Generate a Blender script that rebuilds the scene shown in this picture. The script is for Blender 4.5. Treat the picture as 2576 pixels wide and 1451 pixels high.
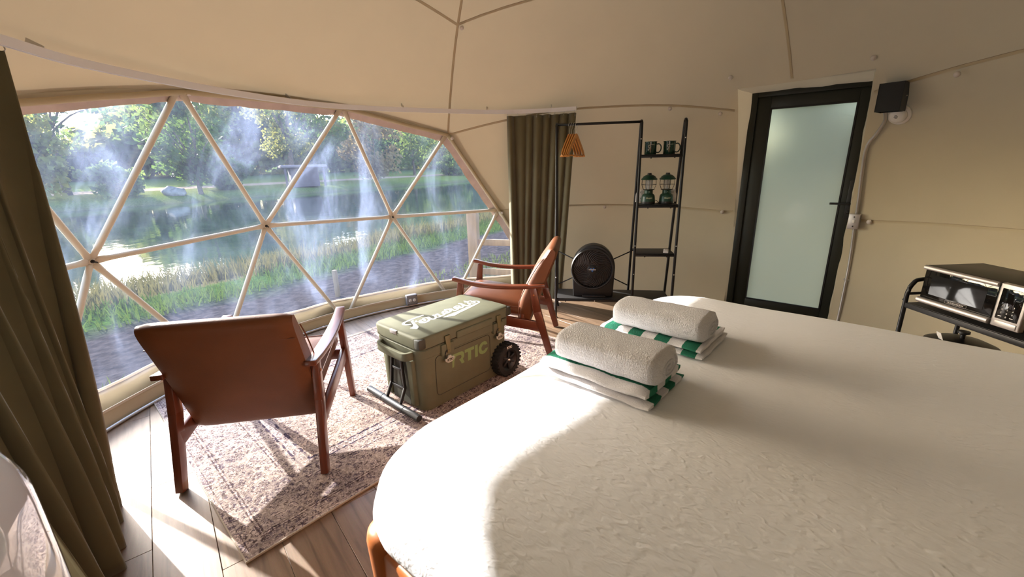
import bpy, bmesh, math, random, itertools
import numpy as np
from mathutils import Vector, Matrix, noise

for o in list(bpy.data.objects): bpy.data.objects.remove(o)
SC = bpy.context.scene
COL = SC.collection
PI = math.pi
rnd = random.Random(7)
def R(d): return math.radians(d)

# ------------------------------------------------------------------ camera
CAM_H, PITCH, ROLL, FPX = 1.42319, 0.28505, 0.02579, 1064.15
cd = bpy.data.cameras.new('camera'); cam = bpy.data.objects.new('camera', cd); COL.objects.link(cam)
cd.sensor_fit = 'HORIZONTAL'; cd.sensor_width = 36.0; cd.lens = FPX / 2576 * 36.0
cd.clip_start = 0.03; cd.clip_end = 400
fw = Vector((0, math.cos(PITCH), -math.sin(PITCH))); rt0 = Vector((1, 0, 0)); up0 = rt0.cross(fw)
rt = math.cos(ROLL) * rt0 - math.sin(ROLL) * up0; up = math.sin(ROLL) * rt0 + math.cos(ROLL) * up0
m = Matrix((rt, up, -fw)).transposed().to_4x4(); m.translation = (0, 0, CAM_H)
cam.matrix_world = m
cd.dof.use_dof = True; cd.dof.focus_distance = 2.6; cd.dof.aperture_fstop = 4.0
SC.camera = cam

# ------------------------------------------------------------------ sky, sun, exposure
SUN_AZ, SUN_EL = R(145.0), R(20.2)          # towards the sun
w = bpy.data.worlds.new('sky'); SC.world = w; w.use_nodes = True
nt = w.node_tree; nt.nodes.clear()
so = nt.nodes.new('ShaderNodeOutputWorld'); bg = nt.nodes.new('ShaderNodeBackground'); sk = nt.nodes.new('ShaderNodeTexSky')
sk.sky_type = 'NISHITA'; sk.sun_disc = False; sk.sun_elevation = SUN_EL; sk.sun_rotation = PI / 2 - SUN_AZ
sk.air_density = 1.0; sk.dust_density = 1.5; sk.ozone_density = 1.0
bg.inputs['Strength'].default_value = 1.1
nt.links.new(sk.outputs[0], bg.inputs[0]); nt.links.new(bg.outputs[0], so.inputs[0])
sd = bpy.data.lights.new('sun', 'SUN'); sun = bpy.data.objects.new('sun', sd); COL.objects.link(sun)
sd.energy = 16.5; sd.angle = R(0.55); sd.color = (1.0, 0.955, 0.89)
tos = Vector((math.cos(SUN_AZ) * math.cos(SUN_EL), math.sin(SUN_AZ) * math.cos(SUN_EL), math.sin(SUN_EL)))
sun.rotation_euler = tos.to_track_quat('Z', 'Y').to_euler(); sun.location = tos * 60
vs = SC.view_settings
vs.view_transform = 'Standard'; vs.look = 'None'; vs.gamma = 1; vs.use_curve_mapping = False
vs.exposure = 0.32

# ------------------------------------------------------------------ materials
MATS = {}
def mat(name, col, rough=0.6, metal=0.0, spec=0.5, noise_scale=None, noise_amt=0.15, bump=0.0, bump_scale=80.0,
        coat=0.0, sheen=0.0, translucent=None, stretch=None, emit=None):
    if name in MATS: return MATS[name]
    M = bpy.data.materials.new(name); M.use_nodes = True; MATS[name] = M
    N, L = M.node_tree.nodes, M.node_tree.links
    b = N['Principled BSDF']; out = N['Material Output']
    c = (*col, 1)
    b.inputs['Base Color'].default_value = c; b.inputs['Roughness'].default_value = rough
    b.inputs['Metallic'].default_value = metal; b.inputs['Specular IOR Level'].default_value = spec
    b.inputs['Coat Weight'].default_value = coat; b.inputs['Sheen Weight'].default_value = sheen
    tc = N.new('ShaderNodeTexCoord'); vec = tc.outputs['Object']
    if stretch:
        mp = N.new('ShaderNodeMapping'); mp.inputs['Scale'].default_value = stretch
        L.new(vec, mp.inputs[0]); vec = mp.outputs[0]
    if noise_scale:
        n = N.new('ShaderNodeTexNoise'); n.inputs['Scale'].default_value = noise_scale; n.inputs['Detail'].default_value = 6
        L.new(vec, n.inputs['Vector'])
        cr = N.new('ShaderNodeValToRGB')
        cr.color_ramp.elements[0].position = 0.3; cr.color_ramp.elements[1].position = 0.7
        cr.color_ramp.elements[0].color = tuple(max(0, v * (1 - noise_amt)) for v in col) + (1,)
        cr.color_ramp.elements[1].color = tuple(min(1, v * (1 + noise_amt)) for v in col) + (1,)
        L.new(n.outputs['Fac'], cr.inputs[0]); L.new(cr.outputs[0], b.inputs['Base Color'])
    if bump:
        n2 = N.new('ShaderNodeTexNoise'); n2.inputs['Scale'].default_value = bump_scale; n2.inputs['Detail'].default_value = 4
        L.new(vec, n2.inputs['Vector'])
        bp = N.new('ShaderNodeBump'); bp.inputs['Strength'].default_value = bump; bp.inputs['Distance'].default_value = 0.01
        L.new(n2.outputs['Fac'], bp.inputs['Height']); L.new(bp.outputs[0], b.inputs['Normal'])
    if translucent:
        t = N.new('ShaderNodeBsdfTranslucent'); t.inputs[0].default_value = (*translucent[1], 1)
        mx = N.new('ShaderNodeMixShader'); mx.inputs[0].default_value = translucent[0]
        L.new(b.outputs[0], mx.inputs[1]); L.new(t.outputs[0], mx.inputs[2]); L.new(mx.outputs[0], out.inputs[0])
    if emit:
        b.inputs['Emission Color'].default_value = (*emit[1], 1); b.inputs['Emission Strength'].default_value = emit[0]
    return M

def nodes_of(M): return M.node_tree.nodes, M.node_tree.links
def ramp(N, stops, interp='LINEAR'):
    cr = N.new('ShaderNodeValToRGB'); e = cr.color_ramp.elements; cr.color_ramp.interpolation = interp
    while len(e) > 1: e.remove(e[-1])
    e[0].position = stops[0][0]; e[0].color = (*stops[0][1], 1)
    for p, c in stops[1:]:
        k = e.new(p); k.color = (*c, 1)
    return cr
def math_n(N, L, op, a, b=None, clamp=False):
    n = N.new('ShaderNodeMath'); n.operation = op; n.use_clamp = clamp
    for i, v in enumerate((a, b)):
        if v is None: continue
        if isinstance(v, (int, float)): n.inputs[i].default_value = v
        else: L.new(v, n.inputs[i])
    return n.outputs[0]
def mixc(N, L, fac, a, b, blend='MIX'):
    n = N.new('ShaderNodeMix'); n.data_type = 'RGBA'; n.blend_type = blend
    for sock, v in ((n.inputs['Factor'], fac), (n.inputs['A'], a), (n.inputs['B'], b)):
        if isinstance(v, (int, float)): sock.default_value = v
        elif isinstance(v, tuple): sock.default_value = (*v, 1)
        else: L.new(v, sock)
    return n.outputs['Result']

M_LINER = mat('liner_canvas', (0.50, 0.414, 0.272), 0.85, spec=0.15, noise_scale=3, noise_amt=0.03, bump=0.08, bump_scale=900,
              translucent=(0.024, (0.80, 0.64, 0.44)))
M_SEAM = mat('seam_tape', (0.58, 0.47, 0.34), 0.8, spec=0.2)
M_SEAMDARK = mat('seam_stitch', (0.34, 0.26, 0.17), 0.9)
M_STRUT = mat('powder_coat_beige', (0.60, 0.52, 0.40), 0.45)
M_BOLT = mat('dark_bolt', (0.05, 0.045, 0.04), 0.4, metal=0.8)
M_KNOB = mat('plastic_knob', (0.62, 0.55, 0.50), 0.35)
M_TRACK = mat('track_white', (0.80, 0.79, 0.80), 0.35)
M_CURT = mat('curtain_olive', (0.135, 0.115, 0.060), 0.75, spec=0.25, sheen=0.25, bump=0.05, bump_scale=600,
             noise_scale=6, noise_amt=0.08, translucent=(0.06, (0.25, 0.2, 0.08)))
M_BLACK = mat('black_metal', (0.012, 0.012, 0.013), 0.42, metal=0.3)
M_BLACKPL = mat('black_plastic', (0.011, 0.011, 0.012), 0.46)
M_BLACKWOOD = mat('black_board', (0.016, 0.015, 0.015), 0.55)
M_SCREW = mat('screw_zinc', (0.7, 0.68, 0.64), 0.3, metal=0.9)
M_STEEL = mat('galvanised_steel', (0.52, 0.50, 0.48), 0.38, metal=0.9)
M_GREYBOX = mat('outlet_grey', (0.19, 0.17, 0.165), 0.6)
M_WHITEPL = mat('white_plastic', (0.75, 0.72, 0.69), 0.35)
M_LEATHER = mat('tan_leather', (0.150, 0.047, 0.0145), 0.46, spec=0.32, noise_scale=5, noise_amt=0.14, bump=0.12, bump_scale=260)
M_PIPING = mat('leather_piping', (0.14, 0.045, 0.018), 0.5)
M_CHAIRWOOD = mat('walnut_stain', (0.135, 0.032, 0.013), 0.30, noise_scale=8, noise_amt=0.25, stretch=(9, 1, 1), coat=0.15)
M_COOLER = mat('cooler_green', (0.128, 0.127, 0.080), 0.68, spec=0.12, noise_scale=14, noise_amt=0.06, bump=0.05, bump_scale=300)
M_COOLDARK = mat('cooler_recess', (0.035, 0.034, 0.022), 0.6)
M_LOGOGREEN = mat('cooler_logo', (0.19, 0.27, 0.10), 0.5)
M_PRINT = mat('white_print', (0.80, 0.79, 0.75), 0.8, spec=0.1)
M_LATCH = mat('latch_tag', (0.42, 0.42, 0.36), 0.45)
M_LATCHSTRAP = mat('latch_strap', (0.13, 0.115, 0.05), 0.5)
M_TYRE = mat('tyre_black', (0.012, 0.012, 0.012), 0.7, bump=0.1, bump_scale=120)
M_DUVET = mat('white_coverlet', (0.86, 0.865, 0.885), 0.85, spec=0.1, sheen=0.2)
M_BEDWOOD = mat('orange_pine', (0.46, 0.14, 0.035), 0.4, noise_scale=6, noise_amt=0.15, stretch=(6, 1, 1))
M_MATTRESS = mat('mattress_ticking', (0.72, 0.70, 0.66), 0.9)
M_TOWEL = mat('white_terry', (0.80, 0.79, 0.83), 0.95, spec=0.05, sheen=0.3, bump=0.7, bump_scale=260)
M_GREENENAMEL = mat('green_enamel', (0.012, 0.040, 0.026), 0.16, coat=0.5)
M_LANTERN = mat('green_plastic', (0.010, 0.048, 0.030), 0.38)
M_WIRE = mat('bronze_wire', (0.05, 0.03, 0.015), 0.4, metal=0.6)
M_HANGER = mat('beech_hanger', (0.55, 0.235, 0.05), 0.35)
M_DOORFRAME = mat('door_dark_green', (0.012, 0.014, 0.008), 0.45)
M_FRIDGE = mat('gloss_white_enamel', (0.60, 0.585, 0.57), 0.045, spec=0.8, coat=1.0)
M_SILVER = mat('silver_trim', (0.50, 0.47, 0.46), 0.48, metal=0.85)
M_GLASSBLACK = mat('black_glass', (0.006, 0.006, 0.006), 0.03, spec=0.5)
M_MWBODY = mat('microwave_case', (0.045, 0.040, 0.034), 0.4, metal=0.3)
M_POSTWOOD = mat('fresh_lumber', (0.22, 0.14, 0.07), 0.7, noise_scale=3, noise_amt=0.15, stretch=(8, 8, 1))
M_FENCEPOST = mat('weathered_post', (0.20, 0.15, 0.10), 0.8)
M_BARK = mat('bark', (0.10, 0.075, 0.055), 0.9, noise_scale=6, noise_amt=0.3)
M_ROCK = mat('grey_rock', (0.20, 0.19, 0.20), 0.85, noise_scale=3, noise_amt=0.3)
M_HUT = mat('hut_timber', (0.06, 0.045, 0.055), 0.8, noise_scale=2, noise_amt=0.2)
M_HUTROOF = mat('hut_roof', (0.15, 0.12, 0.14), 0.8)
M_BLUE = mat('blue_mark', (0.02, 0.16, 0.55), 0.5)

def curtain_vinyl():
    M = bpy.data.materials.new('clear_vinyl'); M.use_nodes = True
    N, L = nodes_of(M); N.clear()
    out = N.new('ShaderNodeOutputMaterial'); tr = N.new('ShaderNodeBsdfTransparent'); tl = N.new('ShaderNodeBsdfTranslucent')
    df = N.new('ShaderNodeBsdfDiffuse'); gl = N.new('ShaderNodeBsdfGlossy'); gl.inputs['Roughness'].default_value = 0.08
    tr.inputs[0].default_value = (0.95, 0.96, 0.98, 1); tl.inputs[0].default_value = (0.52, 0.64, 1.0, 1); df.inputs[0].default_value = (0.7, 0.7, 0.72, 1)
    tc = N.new('ShaderNodeTexCoord'); mp = N.new('ShaderNodeMapping'); mp.inputs['Scale'].default_value = (1.6, 1.6, 0.55)
    L.new(tc.outputs['Object'], mp.inputs[0])
    n1 = N.new('ShaderNodeTexNoise'); n1.inputs['Scale'].default_value = 1.9; n1.inputs['Detail'].default_value = 5; n1.inputs['Distortion'].default_value = 0.8
    L.new(mp.outputs[0], n1.inputs['Vector'])
    n2 = N.new('ShaderNodeTexNoise'); n2.inputs['Scale'].default_value = 26; n2.inputs['Detail'].default_value = 3
    L.new(mp.outputs[0], n2.inputs['Vector'])
    r1 = ramp(N, [(0.40, (0.020,) * 3), (0.56, (0.045,) * 3), (0.74, (0.15,) * 3)]); L.new(n1.outputs['Fac'], r1.inputs[0])
    f = math_n(N, L, 'MULTIPLY', r1.outputs[0], math_n(N, L, 'ADD', math_n(N, L, 'MULTIPLY', n2.outputs['Fac'], 0.6), 0.7))
    ad = N.new('ShaderNodeMixShader'); ad.inputs[0].default_value = 0.25; L.new(tl.outputs[0], ad.inputs[1]); L.new(df.outputs[0], ad.inputs[2])
    m1 = N.new('ShaderNodeMixShader'); L.new(f, m1.inputs[0]); L.new(tr.outputs[0], m1.inputs[1]); L.new(ad.outputs[0], m1.inputs[2])
    fr = N.new('ShaderNodeFresnel'); fr.inputs[0].default_value = 1.25
    m2 = N.new('ShaderNodeMixShader'); L.new(fr.outputs[0], m2.inputs[0]); L.new(m1.outputs[0], m2.inputs[1]); L.new(gl.outputs[0], m2.inputs[2])
    L.new(m2.outputs[0], out.inputs[0]); return M
M_VINYL = curtain_vinyl()
def simple_mix(name, tr_col, body_col, fac, trans=True):
    M = bpy.data.materials.new(name); M.use_nodes = True
    N, L = nodes_of(M); N.clear()
    out = N.new('ShaderNodeOutputMaterial'); tr = N.new('ShaderNodeBsdfTransparent'); tr.inputs[0].default_value = (*tr_col, 1)
    a = N.new('ShaderNodeBsdfTranslucent'); a.inputs[0].default_value = (*body_col, 1)
    d = N.new('ShaderNodeBsdfPrincipled'); d.inputs['Base Color'].default_value = (*body_col, 1); d.inputs['Roughness'].default_value = 0.25
    m0 = N.new('ShaderNodeMixShader'); m0.inputs[0].default_value = 0.5; L.new(a.outputs[0], m0.inputs[1]); L.new(d.outputs[0], m0.inputs[2])
    m1 = N.new('ShaderNodeMixShader'); m1.inputs[0].default_value = fac
    n = N.new('ShaderNodeTexNoise'); n.inputs['Scale'].default_value = 9; n.inputs['Detail'].default_value = 5
    cr = ramp(N, [(0.35, (fac * 0.8,) * 3), (0.7, (min(1, fac * 1.2),) * 3)]); L.new(n.outputs['Fac'], cr.inputs[0]); L.new(cr.outputs[0], m1.inputs[0])
    L.new(tr.outputs[0], m1.inputs[1]); L.new(m0.outputs[0], m1.inputs[2]); L.new(m1.outputs[0], out.inputs[0]); return M
M_BAND = mat('welded_vinyl_band', (0.60, 0.50, 0.47), 0.35, noise_scale=9, noise_amt=0.12)
M_LAMPGLASS = simple_mix('lantern_glass', (0.95, 0.95, 0.95), (0.8, 0.8, 0.8), 0.22)

def frosted():
    M = bpy.data.materials.new('frosted_glass'); M.use_nodes = True
    N, L = nodes_of(M); N.clear()
    out = N.new('ShaderNodeOutputMaterial'); tl = N.new('ShaderNodeBsdfTranslucent'); rf = N.new('ShaderNodeBsdfRefraction')
    rf.inputs['Roughness'].default_value = 0.24; rf.inputs['IOR'].default_value = 1.45; rf.inputs['Color'].default_value = (0.90, 0.90, 0.84, 1)
    pb = N.new('ShaderNodeBsdfPrincipled'); pb.inputs['Base Color'].default_value = (0.42, 0.43, 0.36, 1); pb.inputs['Roughness'].default_value = 0.12
    tl.inputs[0].default_value = (0.86, 0.86, 0.72, 1)
    m0 = N.new('ShaderNodeMixShader'); m0.inputs[0].default_value = 0.30; L.new(rf.outputs[0], m0.inputs[1]); L.new(tl.outputs[0], m0.inputs[2])
    mx = N.new('ShaderNodeMixShader'); mx.inputs[0].default_value = 0.62
    L.new(pb.outputs[0], mx.inputs[1]); L.new(m0.outputs[0], mx.inputs[2]); L.new(mx.outputs[0], out.inputs[0]); return M
M_FROST = frosted()

def plank_mat():
    M = bpy.data.materials.new('laminate_oak'); M.use_nodes = True
    N, L = nodes_of(M); b = N['Principled BSDF']
    tc = N.new('ShaderNodeTexCoord'); oi = N.new('ShaderNodeObjectInfo')
    mp = N.new('ShaderNodeMapping'); mp.inputs['Scale'].default_value = (1.1, 14, 1)
    cmb = N.new('ShaderNodeCombineXYZ'); L.new(math_n(N, L, 'MULTIPLY', oi.outputs['Random'], 37.0), cmb.inputs[0]); L.new(math_n(N, L, 'MULTIPLY', oi.outputs['Random'], 11.0), cmb.inputs[1])
    va = N.new('ShaderNodeVectorMath'); va.operation = 'ADD'; L.new(tc.outputs['Object'], va.inputs[0]); L.new(cmb.outputs[0], va.inputs[1])
    L.new(va.outputs[0], mp.inputs[0])
    n = N.new('ShaderNodeTexNoise'); n.inputs['Scale'].default_value = 2.2; n.inputs['Detail'].default_value = 8; n.inputs['Distortion'].default_value = 0.6
    L.new(mp.outputs[0], n.inputs['Vector'])
    cr = ramp(N, [(0.25, (0.115, 0.068, 0.037)), (0.5, (0.225, 0.140, 0.080)), (0.8, (0.30, 0.195, 0.118))]); L.new(n.outputs['Fac'], cr.inputs[0])
    n2 = N.new('ShaderNodeTexNoise'); n2.inputs['Scale'].default_value = 60; n2.inputs['Detail'].default_value = 2; L.new(mp.outputs[0], n2.inputs['Vector'])
    c2 = mixc(N, L, 0.25, cr.outputs[0], n2.outputs['Color'], 'OVERLAY')
    hv = N.new('ShaderNodeHueSaturation'); L.new(c2, hv.inputs['Color']); hv.inputs['Saturation'].default_value = 0.9
    L.new(math_n(N, L, 'ADD', math_n(N, L, 'MULTIPLY', oi.outputs['Random'], 0.3), 0.85), hv.inputs['Value'])
    L.new(hv.outputs[0], b.inputs['Base Color']); b.inputs['Roughness'].default_value = 0.38
    bp = N.new('ShaderNodeBump'); bp.inputs['Strength'].default_value = 0.12; bp.inputs['Distance'].default_value = 0.004
    L.new(n.outputs['Fac'], bp.inputs['Height']); L.new(bp.outputs[0], b.inputs['Normal'])
    return M
M_PLANK = plank_mat()
M_UNDER = mat('subfloor_dark', (0.05, 0.035, 0.025), 0.9)

RUG_L, RUG_W = 2.46, 1.78
def rug_mat():
    M = bpy.data.materials.new('faded_persian'); M.use_nodes = True
    N, L = nodes_of(M); b = N['Principled BSDF']; b.inputs['Roughness'].default_value = 0.95; b.inputs['Specular IOR Level'].default_value = 0.1
    tc = N.new('ShaderNodeTexCoord'); sp = N.new('ShaderNodeSeparateXYZ'); L.new(tc.outputs['Object'], sp.inputs[0])
    x, y = sp.outputs[0], sp.outputs[1]
    d = math_n(N, L, 'MINIMUM', math_n(N, L, 'MINIMUM', x, math_n(N, L, 'SUBTRACT', RUG_L, x)), math_n(N, L, 'MINIMUM', y, math_n(N, L, 'SUBTRACT', RUG_W, y)))
    nw = N.new('ShaderNodeTexNoise'); nw.inputs['Scale'].default_value = 30; L.new(tc.outputs['Object'], nw.inputs['Vector'])
    d = math_n(N, L, 'ADD', d, math_n(N, L, 'MULTIPLY', math_n(N, L, 'SUBTRACT', nw.outputs['Fac'], 0.5), 0.012))
    C1, C2, DK, NV, PE = (0.56, 0.49, 0.46), (0.45, 0.39, 0.36), (0.17, 0.13, 0.125), (0.085, 0.065, 0.105), (0.60, 0.49, 0.41)
    dn = math_n(N, L, 'MULTIPLY', d, 1.0 / 0.9)
    S = 0.9
    band = ramp(N, [(0.0, C1), (0.018 / S, C1), (0.019 / S, DK), (0.024 / S, C2), (0.075 / S, C2), (0.076 / S, DK), (0.084 / S, C1), (0.09 / S, C1), (0.091 / S, DK),
                    (0.098 / S, C2), (0.28 / S, C2), (0.281 / S, DK), (0.288 / S, C1), (0.296 / S, DK), (0.302 / S, C2), (0.36 / S, C2), (0.361 / S, NV), (0.372 / S, C1),
                    (0.41 / S, C1), (0.411 / S, NV), (0.424 / S, PE), (1.0, PE)], 'CONSTANT')
    L.new(dn, band.inputs[0])
    # floral tracery
    v = N.new('ShaderNodeTexVoronoi'); v.feature = 'DISTANCE_TO_EDGE'; v.inputs['Scale'].default_value = 16; L.new(tc.outputs['Object'], v.inputs['Vector'])
    wv = N.new('ShaderNodeTexNoise'); wv.inputs['Scale'].default_value = 13; wv.inputs['Detail'].default_value = 3; wv.inputs['Distortion'].default_value = 2.2; L.new(tc.outputs['Object'], wv.inputs['Vector'])
    lines = ramp(N, [(0.0, (1, 1, 1)), (0.46, (1, 1, 1)), (0.485, (0, 0, 0)), (0.515, (0, 0, 0)), (0.54, (1, 1, 1)), (1, (1, 1, 1))]); L.new(wv.outputs['Fac'], lines.inputs[0])
    l2 = ramp(N, [(0.0, (0, 0, 0)), (0.05, (0, 0, 0)), (0.09, (1, 1, 1))]); L.new(v.outputs['Distance'], l2.inputs[0])
    fine = N.new('ShaderNodeTexNoise'); fine.inputs['Scale'].default_value = 85; fine.inputs['Detail'].default_value = 5; fine.inputs['Distortion'].default_value = 1.2; L.new(tc.outputs['Object'], fine.inputs['Vector'])
    fr = ramp(N, [(0.40, (0.20, 0.16, 0.17)), (0.50, (0.78, 0.75, 0.74)), (0.64, (1.45, 1.4, 1.36))]); L.new(fine.outputs['Fac'], fr.inputs[0])
    c = mixc(N, L, 1.0, band.outputs[0], fr.outputs[0], 'MULTIPLY')
    c = mixc(N, L, math_n(N, L, 'MULTIPLY', math_n(N, L, 'SUBTRACT', 1.0, lines.outputs[0]), 0.65), c, NV)
    c = mixc(N, L, math_n(N, L, 'MULTIPLY', math_n(N, L, 'SUBTRACT', 1.0, l2.outputs[0]), 0.45), c, (0.55, 0.47, 0.40))
    big = N.new('ShaderNodeTexNoise'); big.inputs['Scale'].default_value = 5; big.inputs['Detail'].default_value = 4; L.new(tc.outputs['Object'], big.inputs['Vector'])
    br = ramp(N, [(0.35, (0.62, 0.58, 0.60)), (0.6, (1.05, 1.0, 0.98))]); L.new(big.outputs['Fac'], br.inputs[0])
    c = mixc(N, L, 1.0, c, br.outputs[0], 'MULTIPLY')
    L.new(c, b.inputs['Base Color'])
    bp = N.new('ShaderNodeBump'); bp.inputs['Strength'].default_value = 0.5; bp.inputs['Distance'].default_value = 0.004
    L.new(fine.outputs['Fac'], bp.inputs['Height']); L.new(bp.outputs[0], b.inputs['Normal'])
    return M
M_RUG = rug_mat()
M_RUGEDGE = mat('rug_binding', (0.45, 0.38, 0.30), 0.9, bump=0.6, bump_scale=150)

def crepe_bump():
    N, L = nodes_of(M_DUVET); b = N['Principled BSDF']
    tc = N.new('ShaderNodeTexCoord'); mp = N.new('ShaderNodeMapping'); mp.inputs['Rotation'].default_value = (0, 0, R(20)); mp.inputs['Scale'].default_value = (3.2, 1, 1)
    L.new(tc.outputs['Object'], mp.inputs[0])
    n = N.new('ShaderNodeTexNoise'); n.inputs['Scale'].default_value = 30; n.inputs['Detail'].default_value = 6; n.inputs['Distortion'].default_value = 1.2
    L.new(mp.outputs[0], n.inputs['Vector'])
    bp = N.new('ShaderNodeBump'); bp.inputs['Strength'].default_value = 0.34; bp.inputs['Distance'].default_value = 0.012
    L.new(n.outputs['Fac'], bp.inputs['Height']); L.new(bp.outputs[0], b.inputs['Normal'])
crepe_bump()

def stripe_mat(name, axis, pitch, offset=0.0):
    M = bpy.data.materials.new(name); M.use_nodes = True
    N, L = nodes_of(M); b = N['Principled BSDF']; b.inputs['Roughness'].default_value = 0.95; b.inputs['Specular IOR Level'].default_value = 0.05
    tc = N.new('ShaderNodeTexCoord'); sp = N.new('ShaderNodeSeparateXYZ'); L.new(tc.outputs['Object'], sp.inputs[0])
    nn = N.new('ShaderNodeTexNoise'); nn.inputs['Scale'].default_value = 160; L.new(tc.outputs['Object'], nn.inputs['Vector'])
    v = math_n(N, L, 'ADD', math_n(N, L, 'DIVIDE', sp.outputs[axis], pitch), offset)
    v = math_n(N, L, 'ADD', v, math_n(N, L, 'MULTIPLY', math_n(N, L, 'SUBTRACT', nn.outputs['Fac'], 0.5), 0.06))
    fr = math_n(N, L, 'FRACT', math_n(N, L, 'ADD', v, 20.0)); st = math_n(N, L, 'GREATER_THAN', fr, 0.5)
    c = mixc(N, L, st, (0.80, 0.78, 0.80), (0.035, 0.19, 0.12))
    L.new(c, b.inputs['Base Color'])
    bp = N.new('ShaderNodeBump'); bp.inputs['Strength'].default_value = 0.7; bp.inputs['Distance'].default_value = 0.006
    n2 = N.new('ShaderNodeTexNoise'); n2.inputs['Scale'].default_value = 380; L.new(tc.outputs['Object'], n2.inputs['Vector'])
    L.new(n2.outputs['Fac'], bp.inputs['Height']); L.new(bp.outputs[0], b.inputs['Normal'])
    return M

# ------------------------------------------------------------------ mesh helpers
class MB:
    def __init__(s, M=None): s.v = []; s.f = []; s.M = M or Matrix()
    def add(s, vs, fs):
        k = len(s.v); s.v += [tuple(s.M @ Vector(p)) for p in vs]; s.f += [tuple(i + k for i in f) for f in fs]; return s
    def box(s, lo, hi):
        x0, y0, z0 = lo; x1, y1, z1 = hi
        return s.add([(x0, y0, z0), (x1, y0, z0), (x1, y1, z0), (x0, y1, z0), (x0, y0, z1), (x1, y0, z1), (x1, y1, z1), (x0, y1, z1)],
                     [(0, 3, 2, 1), (4, 5, 6, 7), (0, 1, 5, 4), (1, 2, 6, 5), (2, 3, 7, 6), (3, 0, 4, 7)])
    def cbox(s, c, size):
        return s.box([c[i] - size[i] / 2 for i in range(3)], [c[i] + size[i] / 2 for i in range(3)])
    def beam(s, p0, p1, a0, b0, a1=None, b1=None, side=(1, 0, 0)):
        p0, p1 = Vector(p0), Vector(p1); a1 = a0 if a1 is None else a1; b1 = b0 if b1 is None else b1
        d = (p1 - p0).normalized(); sx = Vector(side); sx = (sx - d * sx.dot(d)).normalized(); sy = d.cross(sx)
        vs = []
        for p, a, b in ((p0, a0, b0), (p1, a1, b1)):
            for i, j in ((-1, -1), (1, -1), (1, 1), (-1, 1)): vs.append(p + sx * a / 2 * i + sy * b / 2 * j)
        return s.add(vs, [(0, 3, 2, 1), (4, 5, 6, 7), (0, 1, 5, 4), (1, 2, 6, 5), (2, 3, 7, 6), (3, 0, 4, 7)])
    def sweep(s, pts, sect, up=(0, 0, 1), closed=False, scales=None):
        pts = [Vector(p) for p in pts]; n = len(pts); k = len(sect); vs = []; fs = []
        for i, p in enumerate(pts):
            a = pts[(i - 1) % n] if (closed or i) else pts[0]; b = pts[(i + 1) % n] if (closed or i < n - 1) else pts[-1]
            t = (b - a).normalized(); u = Vector(up)
            if abs(t.dot(u)) > 0.97: u = Vector((1, 0, 0)) if abs(t.x) < 0.9 else Vector((0, 1, 0))
            sx = t.cross(u).normalized(); sy = sx.cross(t); q = scales[i] if scales else 1
            for x, y in sect: vs.append(p + sx * x * q + sy * y * q)
        for i in range(n if closed else n - 1):
            for j in range(k):
                a, b = i * k + j, i * k + (j + 1) % k; c, d = ((i + 1) % n) * k + (j + 1) % k, ((i + 1) % n) * k + j
                fs.append((a, b, c, d))
        if not closed: fs.append(tuple(range(k))[::-1]); fs.append(tuple((n - 1) * k + j for j in range(k)))
        return s.add(vs, fs)
    def tube(s, pts, r, n=8, closed=False, up=(0, 0, 1), scales=None):
        return s.sweep(pts, [(r * math.cos(2 * PI * i / n), r * math.sin(2 * PI * i / n)) for i in range(n)], up, closed, scales)
    def lathe(s, prof, n=24, axis='z', c=(0, 0, 0), a0=0, a1=2 * PI):
        vs = []; fs = []; k = len(prof); full = abs(a1 - a0 - 2 * PI) < 1e-6; m_ = n if full else n + 1
        for i in range(m_):
            a = a0 + (a1 - a0) * i / n
            for r, h in prof:
                x, y = r * math.cos(a), r * math.sin(a)
                p = (x, y, h) if axis == 'z' else ((x, h, y) if axis == 'y' else (h, x, y))
                vs.append((p[0] + c[0], p[1] + c[1], p[2] + c[2]))
        for i in range(n):
            for j in range(k - 1):
                a, b = i * k + j, ((i + 1) % m_) * k + j
                fs.append((a, b, b + 1, a + 1))
        return s.add(vs, fs)
    def prism(s, poly, z0, z1, plane='xy'):
        n = len(poly)
        def P(x, y, z): return (x, y, z) if plane == 'xy' else ((x, z, y) if plane == 'xz' else (z, x, y))
        vs = [P(x, y, z0) for x, y in poly] + [P(x, y, z1) for x, y in poly]
        fs = [tuple(range(n))[::-1], tuple(range(n, 2 * n))] + [(i, (i + 1) % n, n + (i + 1) % n, n + i) for i in range(n)]
        return s.add(vs, fs)
    def ribbon(s, pts, hw, place, n=5):
        pts = catmull([Vector((*p, 0)) for p in pts], n); vs = []; fs = []
        for i, p in enumerate(pts):
            t = (pts[min(i + 1, len(pts) - 1)] - pts[max(i - 1, 0)]).normalized(); q = Vector((-t.y, t.x, 0)) * hw
            vs += [place((p + q).x, (p + q).y), place((p - q).x, (p - q).y)]
        for i in range(len(pts) - 1): fs.append((2 * i, 2 * i + 1, 2 * i + 3, 2 * i + 2))
        s.add(vs, fs)
        for e in (pts[0], pts[-1]):
            s.add([place(e.x + hw * math.cos(a * PI / 5), e.y + hw * math.sin(a * PI / 5)) for a in range(10)], [tuple(range(10))])
        return s
    def grid(s, fn, nu, nv, closed_u=False):
        vs = [fn(i / (nu if closed_u else nu), j / nv) for i in range(nu if closed_u else nu + 1) for j in range(nv + 1)]
        fs = []
        for i in range(nu):
            for j in range(nv):
                a = i * (nv + 1) + j; b = ((i + 1) % nu if closed_u else i + 1) * (nv + 1) + j
                fs.append((a, b, b + 1, a + 1))
        return s.add(vs, fs)
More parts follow.
